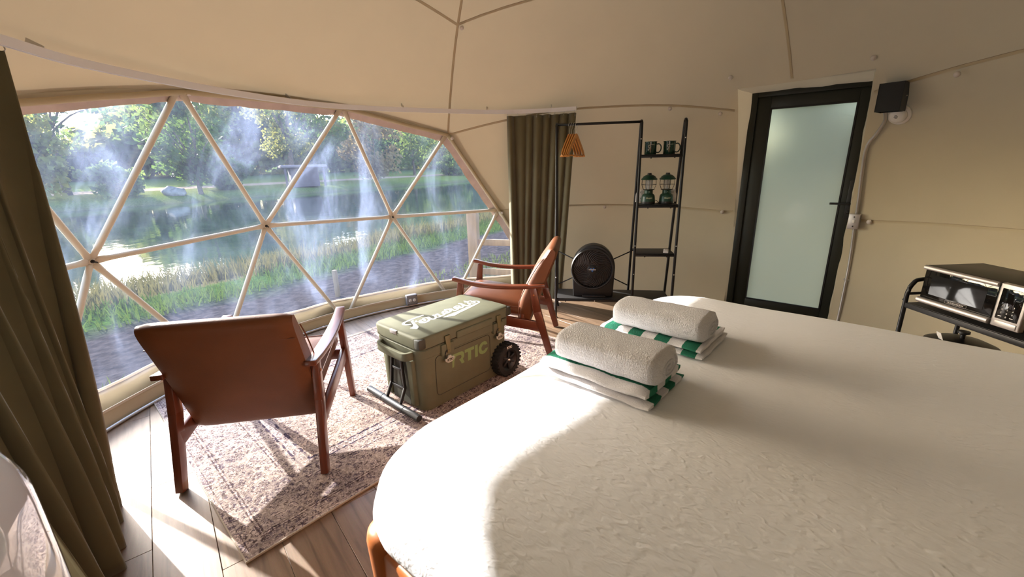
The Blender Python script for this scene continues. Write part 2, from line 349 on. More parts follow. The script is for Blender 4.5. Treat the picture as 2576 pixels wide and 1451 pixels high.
    def build(s, name, material, parent=None, smooth=False, bevel=0, seg=2, fix=True, angle=None):
        me = bpy.data.meshes.new(name); bm = bmesh.new()
        bv = [bm.verts.new(v) for v in s.v]
        for f in s.f:
            try: bm.faces.new([bv[i] for i in f])
            except ValueError: pass
        if fix: bmesh.ops.recalc_face_normals(bm, faces=bm.faces)
        if bevel:
            ed = [e for e in bm.edges if len(e.link_faces) == 2 and e.calc_face_angle(0) > R(25)]
            bmesh.ops.bevel(bm, geom=ed, offset=bevel, segments=seg, profile=0.5, affect='EDGES', clamp_overlap=True)
        bm.to_mesh(me); bm.free()
        if smooth or bevel:
            for p in me.polygons: p.use_smooth = True
            if angle or bevel: me.set_sharp_from_angle(angle=R(angle or 40))
        me.materials.append(material)
        o = bpy.data.objects.new(name, me); COL.objects.link(o)
        if parent: o.parent = parent
        return o
def catmull(p, n=6, closed=False):
    out = []; k = len(p)
    for i in range(k if closed else k - 1):
        g = lambda j: p[j % k] if closed else p[max(0, min(k - 1, j))]
        a, b, c, d = g(i - 1), g(i), g(i + 1), g(i + 2)
        for j in range(n):
            t = j / n
            out.append(0.5 * ((2 * b) + (c - a) * t + (2 * a - 5 * b + 4 * c - d) * t * t + (3 * b - a - 3 * c + d) * t ** 3))
    if not closed: out.append(p[-1])
    return out
def tag(o, label=None, cat=None, group=None, kind=None):
    if label: o['label'] = label
    if cat: o['category'] = cat
    if group: o['group'] = group
    if kind: o['kind'] = kind
    return o
def thing(name, label=None, cat=None, loc=(0, 0, 0), rotz=0.0, group=None, kind=None):
    o = bpy.data.objects.new(name, None); COL.objects.link(o); o.empty_display_size = 0.1
    o.location = loc; o.rotation_euler = (0, 0, rotz)
    return tag(o, label, cat, group, kind)
def share(src, parent, loc=(0, 0, 0), rot=(0, 0, 0), scale=(1, 1, 1)):
    c = src.copy(); COL.objects.link(c); c.parent = parent; c.location = loc; c.rotation_euler = rot; c.scale = scale; return c
def copy_tree(o, parent=None):
    c = o.copy(); COL.objects.link(c); c.parent = parent
    for ch in [x for x in o.children]: copy_tree(ch, c)
    return c
def text_mesh(name, body, size, material, parent, M, bold=0.0, extrude=0.0005, align='CENTER', spacing=1.0):
    cu = bpy.data.curves.new(name, 'FONT'); cu.body = body; cu.size = size; cu.align_x = align; cu.align_y = 'CENTER'
    cu.extrude = extrude; cu.offset = bold; cu.space_character = spacing
    t = bpy.data.objects.new(name, cu); COL.objects.link(t)
    dg = bpy.context.evaluated_depsgraph_get(); me = bpy.data.meshes.new_from_object(t.evaluated_get(dg))
    bpy.data.objects.remove(t); me.transform(M); me.materials.clear(); me.materials.append(material)
    o = bpy.data.objects.new(name, me); COL.objects.link(o); o.parent = parent; return o

# ------------------------------------------------------------------ geodesic dome (three-frequency)
DC = Vector((0.30519, 1.99267, 0.45528)); DR = 2.83749; DAZ = 1.30446
def ico3():
    t = (1 + 5 ** .5) / 2
    V = np.array([(-1, t, 0), (1, t, 0), (-1, -t, 0), (1, -t, 0), (0, -1, t), (0, 1, t), (0, -1, -t), (0, 1, -t), (t, 0, -1), (t, 0, 1), (-t, 0, -1), (-t, 0, 1)], float)
    V /= np.linalg.norm(V[0])
    F = [c for c in itertools.combinations(range(12), 3) if all(abs(np.linalg.norm(V[a] - V[b]) - 1.0515) < .01 for a, b in itertools.combinations(c, 2))]
    pts = []
    for a, b, c in F:
        for i in range(4):
            for j in range(4 - i):
                P = (V[a] * i + V[b] * j + V[c] * (3 - i - j)) / 3; P /= np.linalg.norm(P)
                if not any(np.linalg.norm(P - Q) < 1e-6 for Q in pts): pts.append(P)
    pts = np.array(pts); z = V[1]; x = np.cross(z, [0, 0, 1.]); x /= np.linalg.norm(x); y = np.cross(z, x)
    return np.stack([pts @ x, pts @ y, pts @ z], 1)
_S = ico3(); _c, _s = math.cos(DAZ), math.sin(DAZ)
UN = [Vector((p[0] * _c - p[1] * _s, p[0] * _s + p[1] * _c, p[2])) for p in _S]      # unit directions
def node(i, k=1.0): return DC + UN[i] * (DR * k)
ADJ = {i: [j for j in range(len(UN)) if j != i and (UN[i] - UN[j]).length < .45] for i in range(len(UN))}
TRI = sorted({tuple(sorted((i, j, k))) for i in range(len(UN)) for j in ADJ[i] for k in ADJ[i] if k in ADJ[j]})
TRI = [t for t in TRI if min(UN[i].z for i in t) > -.2]
WSET = {10, 39, 38, 37, 24, 89, 88, 78, 80, 23, 91, 90, 79, 81, 82}
WTRI = [t for t in TRI if all(i in WSET for i in t)]
LTRI = [t for t in TRI if t not in WTRI]
def facet_pts(t, k, nsub, lerp):
    a, b, c = (UN[i] for i in t); out = {}
    for i in range(nsub + 1):
        for j in range(nsub + 1 - i):
            l = nsub - i - j; p = (a * i + b * j + c * l) / nsub
            q = p.lerp(p.normalized(), lerp); out[i, j] = DC + q * (DR * k)
    return out
def facet_faces(pts, nsub):
    fs = []
    for i in range(nsub):
        for j in range(nsub - i):
            fs.append(((i, j), (i + 1, j), (i, j + 1)))
            if i + j < nsub - 1: fs.append(((i + 1, j), (i + 1, j + 1), (i, j + 1)))
    return fs
def build_shell(name, tris, k, nsub, lerp, material, wrinkle=0.0):
    bm = bmesh.new(); cache = {}
    def vert(p):
        key = (round(p.x, 4), round(p.y, 4), round(p.z, 4))
        if key not in cache: cache[key] = bm.verts.new(p)
        return cache[key]
    for t in tris:
        P = facet_pts(t, k, nsub, lerp)
        for f in facet_faces(P, nsub):
            try: bm.faces.new([vert(P[i]) for i in f])
            except ValueError: pass
    bm.normal_update()
    for f in bm.faces:
        if f.normal.dot(f.calc_center_median() - DC) > 0: f.normal_flip()
    bm.normal_update()
    if wrinkle:
        for v in bm.verts:
            d = (v.co - DC).normalized()
            v.co += d * wrinkle * noise.noise(Vector((v.co.x * 1.7, v.co.y * 1.7, v.co.z * 0.9)))
    return bm
def finish(bm, name, material, smooth=True, parent=None, angle=None):
    me = bpy.data.meshes.new(name); bm.to_mesh(me); bm.free(); me.materials.append(material)
    for p in me.polygons: p.use_smooth = smooth
    if angle: me.set_sharp_from_angle(angle=R(angle))
    o = bpy.data.objects.new(name, me); COL.objects.link(o)
    if parent: o.parent = parent
    return o
LK = 0.986; CEIL_LERP = 0.90; WALL_LERP = 0.90
DOOR_O = Vector((2.15, 4.02, 0)); DOOR_AZ = R(-40)
DX = Vector((math.cos(DOOR_AZ), math.sin(DOOR_AZ), 0)); DN = Vector((-math.sin(DOOR_AZ), math.cos(DOOR_AZ), 0))
DOOR_X0, DOOR_X1, DOOR_ZT = -0.03, 0.835, 1.965
upper = [t for t in LTRI if sum(UN[i].z for i in t) / 3 > .52]
lower = [t for t in LTRI if t not in upper]
def cut_door(bm):
    for pl, nn in ((DOOR_O + DX * DOOR_X0, DX), (DOOR_O + DX * DOOR_X1, DX), (Vector((0, 0, DOOR_ZT)), Vector((0, 0, 1)))):
        g = [f for f in bm.faces if (f.calc_center_median() - DOOR_O).length < 2.4]
        ge = list({e for f in g for e in f.edges}); gv = list({v for f in g for v in f.verts})
        bmesh.ops.bisect_plane(bm, geom=g + ge + gv, plane_co=pl, plane_no=nn, dist=1e-5)
    dead = []
    for f in bm.faces:
        c = f.calc_center_median() - DOOR_O
        if DOOR_X0 < c.dot(DX) < DOOR_X1 and c.z < DOOR_ZT and c.dot(DN) > -0.9: dead.append(f)
    bmesh.ops.delete(bm, geom=dead, context='FACES')
    rim = []
    for e in bm.edges:
        if len(e.link_faces) == 1:
            ok = True
            for v in e.verts:
                c = v.co - DOOR_O; x, z = c.dot(DX), c.z
                on = (abs(x - DOOR_X0) < 2e-3 or abs(x - DOOR_X1) < 2e-3 or abs(z - DOOR_ZT) < 2e-3) and DOOR_X0 - .01 < x < DOOR_X1 + .01 and z < DOOR_ZT + .01 and c.dot(DN) > -0.95
                ok = ok and on
            if ok: rim.append(e)
    return rim
bm = build_shell('ceiling', upper, LK, 6, CEIL_LERP, M_LINER, wrinkle=0.012)
rim_u = cut_door(bm); ru = [[v.co.copy() for v in e.verts] for e in rim_u]
ceiling = tag(finish(bm, 'ceiling', M_LINER), kind='structure')
bm = build_shell('wall_back', lower, LK, 6, WALL_LERP, M_LINER, wrinkle=0.012)
rim_l = cut_door(bm); rl = [[v.co.copy() for v in e.verts] for e in rim_l]
wall_back = tag(finish(bm, 'wall_back', M_LINER, angle=60), kind='structure')
# fabric return between the liner opening and the door frame
ret = MB()
for a, b in ru + rl:
    def out(p):
        c = p - DOOR_O; d = c.dot(DN); q = p - DN * (d - 0.035 - 0.012 * noise.noise(p * 5))
        inn = 0.03
        x = c.dot(DX)
        if abs(x - DOOR_X0) < 3e-3: q = q + DX * 0.04
        if abs(x - DOOR_X1) < 3e-3: q = q - DX * (0.015 + 0.014 * noise.noise(p * 6))
        if abs(p.z - DOOR_ZT) < 3e-3: q = q + Vector((0, 0, -0.005 + 0.012 * noise.noise(p * 7)))
        return q
    k1 = 5; A = [a.lerp(out(a), i / k1) for i in range(k1 + 1)]; B = [b.lerp(out(b), i / k1) for i in range(k1 + 1)]
    for i in range(1, k1):
        for Q in (A, B): Q[i] = Q[i] + Vector((0, 0, 1)) * 0.008 * noise.noise(Q[i] * 7) + DX * 0.012 * noise.noise(Q[i] * 4)
    ret.add(A + B, [(i, i + 1, k1 + 2 + i, k1 + 1 + i) for i in range(k1)])
o = ret.build('door_fabric_return', M_LINER, wall_back, smooth=True)

# seams of the liner
def seam(i, j, parent, lerp, wdt=0.016, k=LK - 0.0025):
    a, b = UN[i], UN[j]; n = 24; pts = []
    for q in range(n + 1):
        p = a.lerp(b, q / n); p = p.lerp(p.normalized(), lerp); pos = DC + p * (DR * LK)
        wr = 0.012
        d = (pos - DC).normalized(); pos = pos + d * wr * noise.noise(Vector((pos.x * 1.7, pos.y * 1.7, pos.z * 0.9))) - d * 0.002
        pts.append(pos)
    def hidden(p):
        c = p - DOOR_O; return DOOR_X0 - .01 < c.dot(DX) < DOOR_X1 + .01 and p.z < DOOR_ZT + .01 and c.dot(DN) > -.9
    runs = [[]]
    for p in pts:
        if hidden(p): runs.append([])
        else: runs[-1].append(p)
    upv = ((pts[0] + pts[-1]) / 2 - DC).normalized()
    for run in runs:
        if len(run) < 2: continue
        s = MB(); s.sweep(run, [(-wdt / 2, -.0015), (wdt / 2, -.0015), (wdt / 2, .0025), (-wdt / 2, .0025)], up=upv); o = s.build('seam', M_LINER, parent)
        s = MB(); s.sweep([p + upv * 0.0015 for p in run], [(wdt / 2 - .001, -.002), (wdt / 2 + .0022, -.002), (wdt / 2 + .0022, .003), (wdt / 2 - .001, .003)], up=upv); s.build('stitch_line', M_SEAMDARK, o)
for i, j in ((3, 42), (42, 40), (40, 37), (40, 41), (40, 45), (3, 36), (36, 34), (34, 31), (45, 34), (34, 35), (41, 11), (11, 10), (3, 12), (12, 11)): seam(i, j, ceiling, CEIL_LERP)
for i, j in ((37, 44), (44, 43), (43, 31), (31, 32), (32, 33), (80, 83), (83, 75), (75, 73), (73, 84)): seam(i, j, wall_back, WALL_LERP)

# round plastic knobs that pin the liner to the hubs
def knob(pos, nrm, r=0.017):
    m_ = nrm.to_track_quat('Z', 'Y').to_matrix().to_4x4(); m_.translation = pos
    s = MB(m_); s.lathe([(0, .016), (r * .7, .014), (r, .006), (r, 0), (r * .5, -.012), (0, -.012)], 14); return s.build('liner_knob', M_KNOB, None, smooth=True)
KN = [(40, (0.03, -0.01), 'beside the highest seam junction'), (39, (0.02, .0), 'above the window under the curtain track'), (37, (.035, -.02), 'at the upper right corner of the window'),
      (80, (.03, -.02), 'where the window edge meets the right curtain'), (43, (0, -.02), 'above the shelf rack top'), (83, (.0, -.02), 'on the wall between rail post and lantern shelf'),
      (75, (.0, -.0), 'left of the door at handle height'), (73, (.0, -.0), 'right of the metal switch box'), (32, (.0, -.03), 'on the seam right of the black wall light')]
for i, (dx, dz), where in KN:
    n_ = -(UN[i]); side = n_.cross(Vector((0, 0, 1))).normalized(); p = node(i, LK) + side * -dx + Vector((0, 0, dz)) + n_ * 0.014
    tag(knob(p, n_), 'round plastic liner knob ' + where, 'knob', 'liner knobs')
for px, where in (((1.78, 3.70, 2.03), 'above the upper left corner of the door'), ((2.40, 3.03, 2.05), 'above the black wall light'), ((1.83, 3.90, 1.80), 'beside the top of the door on its left')):
    p = Vector(px); n_ = (DC - p).normalized(); p = DC - n_ * (DR * LK - 0.012)
    tag(knob(p, n_), 'round plastic liner knob ' + where, 'knob', 'liner knobs')

# window: clear vinyl sheet outside the frame, welded bands along its edges
win = thing('window_1', kind='structure')
bm = build_shell('vinyl', WTRI, 1.012, 3, .12, M_VINYL); vs_ = finish(bm, 'vinyl_sheet', M_VINYL, parent=win)
def band(i, j, inner, w0, w1, k):
    a, b = node(i, k), node(j, k); c = node(inner, k); t = (b - a).normalized(); q = (c - a); q = (q - t * q.dot(t)).normalized()
    n_ = t.cross(q).normalized(); s = MB(); N_ = 16; vs = []; fs = []
    for e in range(N_ + 1):
        p = a.lerp(b, e / N_); wob = 0.012 * noise.noise(p * 9)
        vs += [p + q * w0 + n_ * .002, p + q * (w1 + wob) + n_ * .002]
    fs = [(2 * e, 2 * e + 1, 2 * e + 3, 2 * e + 2) for e in range(N_)]
    s.add(vs, fs); s.build('welded_band', M_BAND, win)
for i, j, c in ((10, 39, 89), (39, 38, 88), (38, 37, 78), (37, 80, 78), (80, 82, 81), (10, 24, 89), (24, 23, 91)): band(i, j, c, -.03, .085, 1.005)
def soffit(i, j):
    s = MB(); N_ = 8; vs = []
    for e in range(N_ + 1):
        d = UN[i].lerp(UN[j], e / N_); dd = d.lerp(d.normalized(), WALL_LERP); vs += [DC + dd * (DR * (LK - .002)), DC + d * (DR * 1.035)]
    s.add(vs, [(2 * e, 2 * e + 1, 2 * e + 3, 2 * e + 2) for e in range(N_)]); s.build('edge_return', M_LINER, win)
for i, j in ((10, 39), (39, 38), (38, 37), (37, 80), (80, 82), (10, 24), (24, 23)): soffit(i, j)
def hem(i, j, inner):
    a, b = node(i, LK - .004), node(j, LK - .004); c = node(inner); t = (b - a).normalized(); q = c - a; q = (q - t * q.dot(t)).normalized()
    pts = [a.lerp(b, e / 10) - q * 0.004 + q * 0.006 * noise.noise(a.lerp(b, e / 10) * 4) for e in range(11)]
    s = MB(); s.tube(pts, 0.016, 8); s.build('liner_hem', M_LINER, win, smooth=True)
for i, j, c in ((10, 39, 89), (39, 38, 88), (38, 37, 78), (37, 80, 78), (80, 82, 81)): hem(i, j, c)

# steel frame seen through the window
frame = thing('dome_frame', 'beige tubular steel triangle frame across the curved clear window', 'frame', tuple(node(79)))
frame.location = (0, 0, 0)
EDG = sorted({tuple(sorted(e)) for t in WTRI for e in itertools.combinations(t, 2)})
for i, j in EDG:
    a, b = node(i), node(j); d = (b - a).normalized(); L_ = (b - a).length
    upv = ((a + b) / 2 - DC).normalized(); s = MB()
    pts = [a + d * x for x in (.012, .05, .075, .1, .13)] + [b - d * x for x in (.13, .1, .075, .05, .012)]
    sxs = [(.022, .005), (.022, .006), (.020, .012), (.018, .018), (.018, .018)]; sxs = sxs + sxs[::-1]
    vs = []; fs = []; k = 10; sx = d.cross(upv).normalized(); sy = sx.cross(d)
    for p, (ra, rb) in zip(pts, sxs):
        for e in range(k): an = 2 * PI * e / k; vs.append(p + sx * ra * math.cos(an) + sy * rb * math.sin(an))
    for e in range(len(pts) - 1):
        for f in range(k): fs.append((e * k + f, e * k + (f + 1) % k, (e + 1) * k + (f + 1) % k, (e + 1) * k + f))
    fs.append(tuple(range(k))); fs.append(tuple((len(pts) - 1) * k + f for f in range(k)))
    s.add(vs, fs); s.build('strut', M_STRUT, frame, smooth=True)
for i in (89, 88, 78, 80, 39, 38, 37):
    n_ = -UN[i]; m_ = n_.to_track_quat('Z', 'Y').to_matrix().to_4x4(); m_.translation = node(i)
    s = MB(m_); s.lathe([(0, .010), (.026, .008), (.026, -.006), (0, -.006)], 16); s.build('hub_plate', M_STRUT, frame, smooth=True)
    s = MB(m_); s.lathe([(0, .045), (.005, .045), (.005, .016), (.011, .016), (.011, .006), (0, .006)], 8); s.build('bolt', M_BOLT, frame)

# ------------------------------------------------------------------ floor of individual planks
fl = MB(); FR = 2.78
fl.add([(DC.x + FR * math.cos(a * PI / 24), DC.y + FR * math.sin(a * PI / 24), -.012) for a in range(48)], [tuple(range(48))])
floor = tag(fl.build('floor', M_UNDER), kind='structure')
PD = R(-50.5); pdx = Vector((math.cos(PD), math.sin(PD), 0)); pdy = Vector((-math.sin(PD), math.cos(PD), 0))
PWID, PLEN = 0.200, 1.25; base = Vector((-1.71, 1.644, 0))
pl_mesh = {}
dc2 = Vector((DC.x, DC.y, 0)); off0 = (base - dc2).dot(pdy)
kmin = int((-FR - off0) / PWID) - 1; kmax = int((FR - off0) / PWID) + 1
stag = [0.0, 0.42, 0.83, 0.22, 0.63, 1.02]
for k in range(kmin, kmax + 1):
    y0 = off0 + k * PWID; y1 = y0 + PWID; ymx = max(abs(y0), abs(y1)); ymn = 0 if y0 * y1 < 0 else min(abs(y0), abs(y1))
    if ymn > FR - .02: continue
    half = math.sqrt(max(0.0, FR * FR - ymn * ymn))
    x = -half - stag[k % 6] + (0.03 * (k % 3)); 
    while x < half:
        a, b = max(x, -half), min(x + PLEN, half); x += PLEN
        ln = round(b - a, 2)
        if ln < .05: continue
        if ln not in pl_mesh:
            s = MB(); s.box((-ln / 2 + .0006, -PWID / 2 + .0007, -.01), (ln / 2 - .0006, PWID / 2 - .0007, 0)); o = s.build('plank', M_PLANK, floor, bevel=.0012, seg=1); pl_mesh[ln] = o.data
        else:
            o = bpy.data.objects.new('plank', pl_mesh[ln]); COL.objects.link(o); o.parent = floor
        c = dc2 + pdx * ((a + b) / 2) + pdy * ((y0 + y1) / 2)
        o.location = c; o.rotation_euler = (0, 0, PD)

# canvas skirt around the window foot, with conduit in front
sk = thing('baseboard_window', kind='structure')
BN = [23, 91, 90, 79, 81, 82]
def base_line(k, z, dn=0.0):
    return [Vector((DC.x + (node(i).x - DC.x) * k, DC.y + (node(i).y - DC.y) * k, z + dn)) for i in BN]
def skirt(name, k0, k1, z0, z1, sag, tk):
    pts0 = catmull(base_line(k0, z0), 10); pts1 = catmull(base_line(k1, z1), 10); s = MB(); vs = []
    for e, (p, q) in enumerate(zip(pts0, pts1)):
        wv = sag * noise.noise(q * 3.1); d = (Vector((DC.x, DC.y, q.z)) - q).normalized()
        q = q + Vector((0, 0, wv)) + d * wv * .5
        mid = p.lerp(q, .5) + d * (sag * noise.noise(p * 5 + Vector((9, 2, 1))))
        vs += [p, mid, q, q - d * tk + Vector((0, 0, -.01)), p - d * tk]
    n = len(pts0); fs = []
    for e in range(n - 1):
        for f in range(4): fs.append((e * 5 + f, e * 5 + f + 1, (e + 1) * 5 + f + 1, (e + 1) * 5 + f))
    s.add(vs, fs); return s.build(name, M_LINER, sk, smooth=True, angle=28)
skirt('outer_skirt', 1.005, 1.02, -.1, .185, .03, .006)
skirt('inner_skirt', .967, .972, 0.0, .105, .012, .012)
def skirt_hem(k, z, sag, r):
    pts = []
    for q in catmull(base_line(k, z), 10):
        wv = sag * noise.noise(q * 3.1); d = (Vector((DC.x, DC.y, q.z)) - q).normalized(); pts.append(q + Vector((0, 0, wv)) + d * (wv * .5 + .003))
    s = MB(); s.sweep(pts, [(-r, -.012), (r, -.012), (r, .003), (-r, .003)]); s.build('skirt_hem', M_SEAM, sk)
skirt_hem(.972, .105, .012, .004)
skirt_hem(1.018, .185, .03, .004)
cp = catmull(base_line(.955, .014), 12)
s = MB(); s.tube(cp, .0105, 10); cond = s.build('floor_conduit', M_STEEL, None, smooth=True)
tag(cond, 'thin grey metal conduit running along the window foot', 'conduit')
for e in (14, 22, 33, 40):
    s = MB(); p = cp[e]; t = (cp[e + 1] - p).normalized(); s.tube([p - t * .012, p + t * .012], .0145, 10); s.build('clip', M_STEEL, cond)
# grey double outlet box on the conduit
oc = Vector((-1.07, 4.285, 0.0)); oaz = math.atan2(DC.y - oc.y, DC.x - oc.x)
ob = thing('outlet_box', 'grey metal double outlet box low on the window skirt', 'outlet', oc + Vector((0, 0, .012)), oaz + PI / 2)
s = MB(); s.box((-.058, -.028, 0.012), (.058, .03, .118)); s.build('box', M_GREYBOX, ob, bevel=.006)
s = MB(); s.box((-.05, -.0305, .018), (.05, -.026, .112)); s.build('cover', M_GREYBOX, ob, bevel=.004)
for x in (-.022, .022):
    s = MB(); s.lathe([(0, -.0325), (.016, -.0325), (.0175, -.030), (.0175, -.027), (0, -.027)], 20, 'y', (x, 0, .062)); fo = s.build('outlet_face', M_WHITEPL, ob, smooth=True)
    for qx in (-.006, .006):
        s = MB(); s.box((x + qx - .0014, -.0332, .063), (x + qx + .0014, -.0322, .072)); s.build('slot', M_BLACKPL, fo)
    s = MB(); s.lathe([(0, -.0332), (.003, -.0332), (.003, -.032), (0, -.032)], 8, 'y', (x, 0, .054)); s.build('slot', M_BLACKPL, fo)
for x in (-.045, .045):
    for z in (.022, .108):
        s = MB(); s.lathe([(0, -.034), (.004, -.034), (.004, -.03), (0, -.03)], 8, 'y', (x, 0, z)); s.build('screw', M_BOLT, ob)

# ------------------------------------------------------------------ curtain track and curtains
TZ = 1.90
TP = [(-1.60, .85), (-1.74, 1.28), (-1.822, 1.729), (-1.876, 2.162), (-1.718, 2.962), (-1.32, 3.659), (-.458, 4.159), (.013, 4.291), (.33, 4.28), (.633, 4.181)]
tp = catmull([Vector((x, y, TZ)) for x, y in TP], 8)
s = MB(); s.sweep(tp, [(-.010, -.018), (-.010, .018), (.010, .018), (.010, -.018), (.006, -.018), (.006, -.010), (-.006, -.010), (-.006, -.018)])
track = s.build('curtain_track', M_TRACK); tag(track, 'long curved white curtain track under the dome ceiling', 'curtain track')
for e in (20, 36, 44, 52, 66):
    p = tp[e]; d = (p - Vector((DC.x, DC.y, p.z))).normalized()
    s = MB(); s.beam(p + Vector((0, 0, .018)), p + d * .06 + Vector((0, 0, .05)), .02, .004, side=(0, 0, 1)); s.build('bracket', M_STEEL, track)
def curtain(name, label, path_fn, n_folds, ztop, zbot, amp, nu, nv, seed, flare, hooks):
    def fn(u, v):
        c, tng, nrm = path_fn(u, v); z = ztop + (zbot - ztop) * v
        ph = n_folds * 2 * PI * u + 2.4 * noise.noise(Vector((u * 6, seed, v * .5))) + 0.9 * math.sin(5 * u + seed) + 0.5 * math.sin(2.3 * v + 9 * u + seed)
        a = amp * (0.55 + 0.55 * v) * (0.80 + 0.9 * noise.noise(Vector((u * 5.3, seed, v * .4))))
        w_ = a * (math.sin(ph) + .25 * math.sin(2 * ph + seed)) + flare * v * noise.noise(Vector((u * 3, v * 1.3, seed + 3)))
        c = c + nrm * w_ + tng * (amp * .5 * math.cos(ph) * (.5 + .5 * v))
        if v > .93: c = c + nrm * (v - .93) * .5 * noise.noise(Vector((u * 7, 3, seed)))
        return (c.x, c.y, z + .006 * (1 - v) * noise.noise(Vector((u * 9, v, seed))))
    s = MB(); s.grid(fn, nu, nv)
    root = thing(name, label, 'curtain', (0, 0, 0), 0, 'olive curtains')
    cl = s.build('cloth', M_CURT, root, smooth=True, fix=False)
    md = cl.modifiers.new('thick', 'SOLIDIFY'); md.thickness = .003
    for u in hooks:
        x, y, z = fn(u, 0); c = Vector((x, y, z)); h = MB()
        q = path_fn(u, 0)[0]
        h.tube(catmull([c + Vector((0, 0, -.03)), c + Vector((0, 0, .0)), Vector((q.x, q.y, ztop + .012)), Vector((q.x, q.y, TZ - .012))], 4), .0022, 6); h.build('hook', M_STEEL, root, smooth=True)
    return root
def path_right(u, v):
    a, b = Vector((-.01, 4.285, 0)), Vector((.62, 4.175, 0)); a2, b2 = Vector((.0, 4.34, 0)), Vector((.50, 4.29, 0))
    p, q = a.lerp(a2, v), b.lerp(b2, v); c = p.lerp(q, u) + Vector((0, .05 * math.sin(PI * u), 0)); t = (q - p).normalized(); return c, t, Vector((-t.y, t.x, 0))
curtain('curtain', 'olive curtain drawn aside behind the tan armchair and clothes rack', path_right, 8, 1.862, .05, .045, 150, 36, 1.0, .02, [.02, .17, .3, .38, .46, .54, .62, .72, .85, .99])
def path_left(u, v):
    a, b = Vector((-1.855, 1.78, 0)), Vector((-1.62, .90, 0)); a2, b2 = Vector((-1.83, 1.60, 0)), Vector((-1.26, .92, 0))
    p, q = a.lerp(a2, v), b.lerp(b2, v); c = p.lerp(q, u) + Vector((-.03 * math.sin(PI * u), 0, 0)); t = (q - p).normalized(); return c, t, Vector((-t.y, t.x, 0))
curtain('curtain', 'olive curtain hanging at the left edge beside the window', path_left, 5.5, 1.862, .0, .065, 150, 44, 4.0, .05, [.02, .2, .4, .6, .8, .98])

# ------------------------------------------------------------------ door
door = thing('door_1', kind='structure', loc=tuple(DOOR_O), rotz=DOOR_AZ)
s = MB()
W_, Ht = .90, 1.98
s.box((0, -.03, 0), (.055, .05, Ht)); s.box((W_ - .055, -.03, 0), (W_, .05, Ht)); s.box((.055, -.03, Ht - .055), (W_ - .055, .05, Ht))
s.build('door_frame', M_DOORFRAME, door, bevel=.003)
s = MB()
gx0, gx1, gz0, gz1 = .158, .755, .12, 1.832
s.box((.050, -.012, .01), (gx0, .03, Ht - .05)); s.box((gx1, -.012, .01), (W_ - .050, .03, Ht - .05)); s.box((gx0, -.012, gz1), (gx1, .03, Ht - .05)); s.box((gx0, -.012, .02), (gx1, .03, gz0))
leaf = s.build('door_leaf', M_DOORFRAME, door, bevel=.003)
s = MB()
for lo, hi in (((gx0, -.018, gz0), (gx0 + .012, -.006, gz1)), ((gx1 - .012, -.018, gz0), (gx1, -.006, gz1)), ((gx0, -.018, gz1 - .012), (gx1, -.006, gz1)), ((gx0, -.018, gz0), (gx1, -.006, gz0 + .012))): s.box(lo, hi)
s.build('glazing_bead', M_BLACKPL, leaf)
s = MB(); s.box((gx0 + .004, .004, gz0 + .004), (gx1 - .004, .010, gz1 - .004)); s.build('frosted_pane', M_FROST, leaf)
s = MB(); s.box((.795, -.03, .92), (.845, -.012, 1.235)); pl = s.build('lock_plate', M_BLACKPL, door, bevel=.004)
s = MB(); s.tube(catmull([Vector((.82, -.03, 1.05)), Vector((.82, -.062, 1.05)), Vector((.79, -.068, 1.05)), Vector((.69, -.066, 1.05))], 5), .009, 10); s.build('lever', M_BLACKPL, pl, smooth=True)
s = MB(); s.lathe([(0, -.036), (.013, -.036), (.015, -.03), (0, -.03)], 16, 'y', (.82, 0, .98)); s.build('lock_cylinder', M_BLACK, pl, smooth=True)

# ------------------------------------------------------------------ wall light, detector, conduit and switch right of the door
def wallpt(x, y, z, inset):
    p = Vector((x, y, z)); d = (p - DC).normalized(); return DC + d * (DR * LK - inset)
wl = Vector((2.50, 2.985, 1.80)); waz = R(222)
li = thing('wall_light', 'black box shaped wall light beside the upper door corner', 'wall light', wallpt(2.525, 2.965, 1.80, .075) - Vector((0, 0, .085)), R(-54))
s = MB(); T_ = .006; a_ = .064
for lo, hi in (((-a_, -a_, 0), (-a_ + T_, a_, .17)), ((a_ - T_, -a_, 0), (a_, a_, .17)), ((-a_, -a_, 0), (a_, -a_ + T_, .17)), ((-a_, a_ - T_, 0), (a_, a_, .17))): s.box(lo, hi)
s.build('housing', M_BLACK, li)
s = MB(); s.box((-a_ + T_, -a_ + T_, .05), (a_ - T_, a_ - T_, .06)); s.build('inner_plate', M_BLACKPL, li)
s = MB(); s.lathe([(0, .068), (.004, .068), (.004, .062), (0, .062)], 8, 'x', (0, .02, .09)); s.build('screw', M_SCREW, li)
dp = wallpt(2.585, 2.995, 1.67, .012); dn = (DC - dp).normalized(); mm = dn.to_track_quat('Z', 'Y').to_matrix().to_4x4(); mm.translation = dp
sm = thing('smoke_detector', 'round white smoke detector half hidden behind the black light', 'smoke detector', tuple(dp)); sm.rotation_euler = mm.to_euler()
s = MB(); s.lathe([(0, .004), (.062, .004), (.068, .0), (.068, -.01), (0, -.01)], 36); s.build('base', M_WHITEPL, sm, smooth=True)
s = MB(); s.lathe([(0, .034), (.03, .033), (.046, .026), (.05, .014), (.05, .003), (0, .003)], 36); cv = s.build('cover', M_WHITEPL, sm, smooth=True)
for k in range(-2, 3):
    s = MB(); s.box((-.012 + .003 * abs(k), -.001 + .005 * k, .0335), (.012 - .003 * abs(k), .001 + .005 * k, .0350)); s.build('vent_slot', M_BLACKPL, cv)
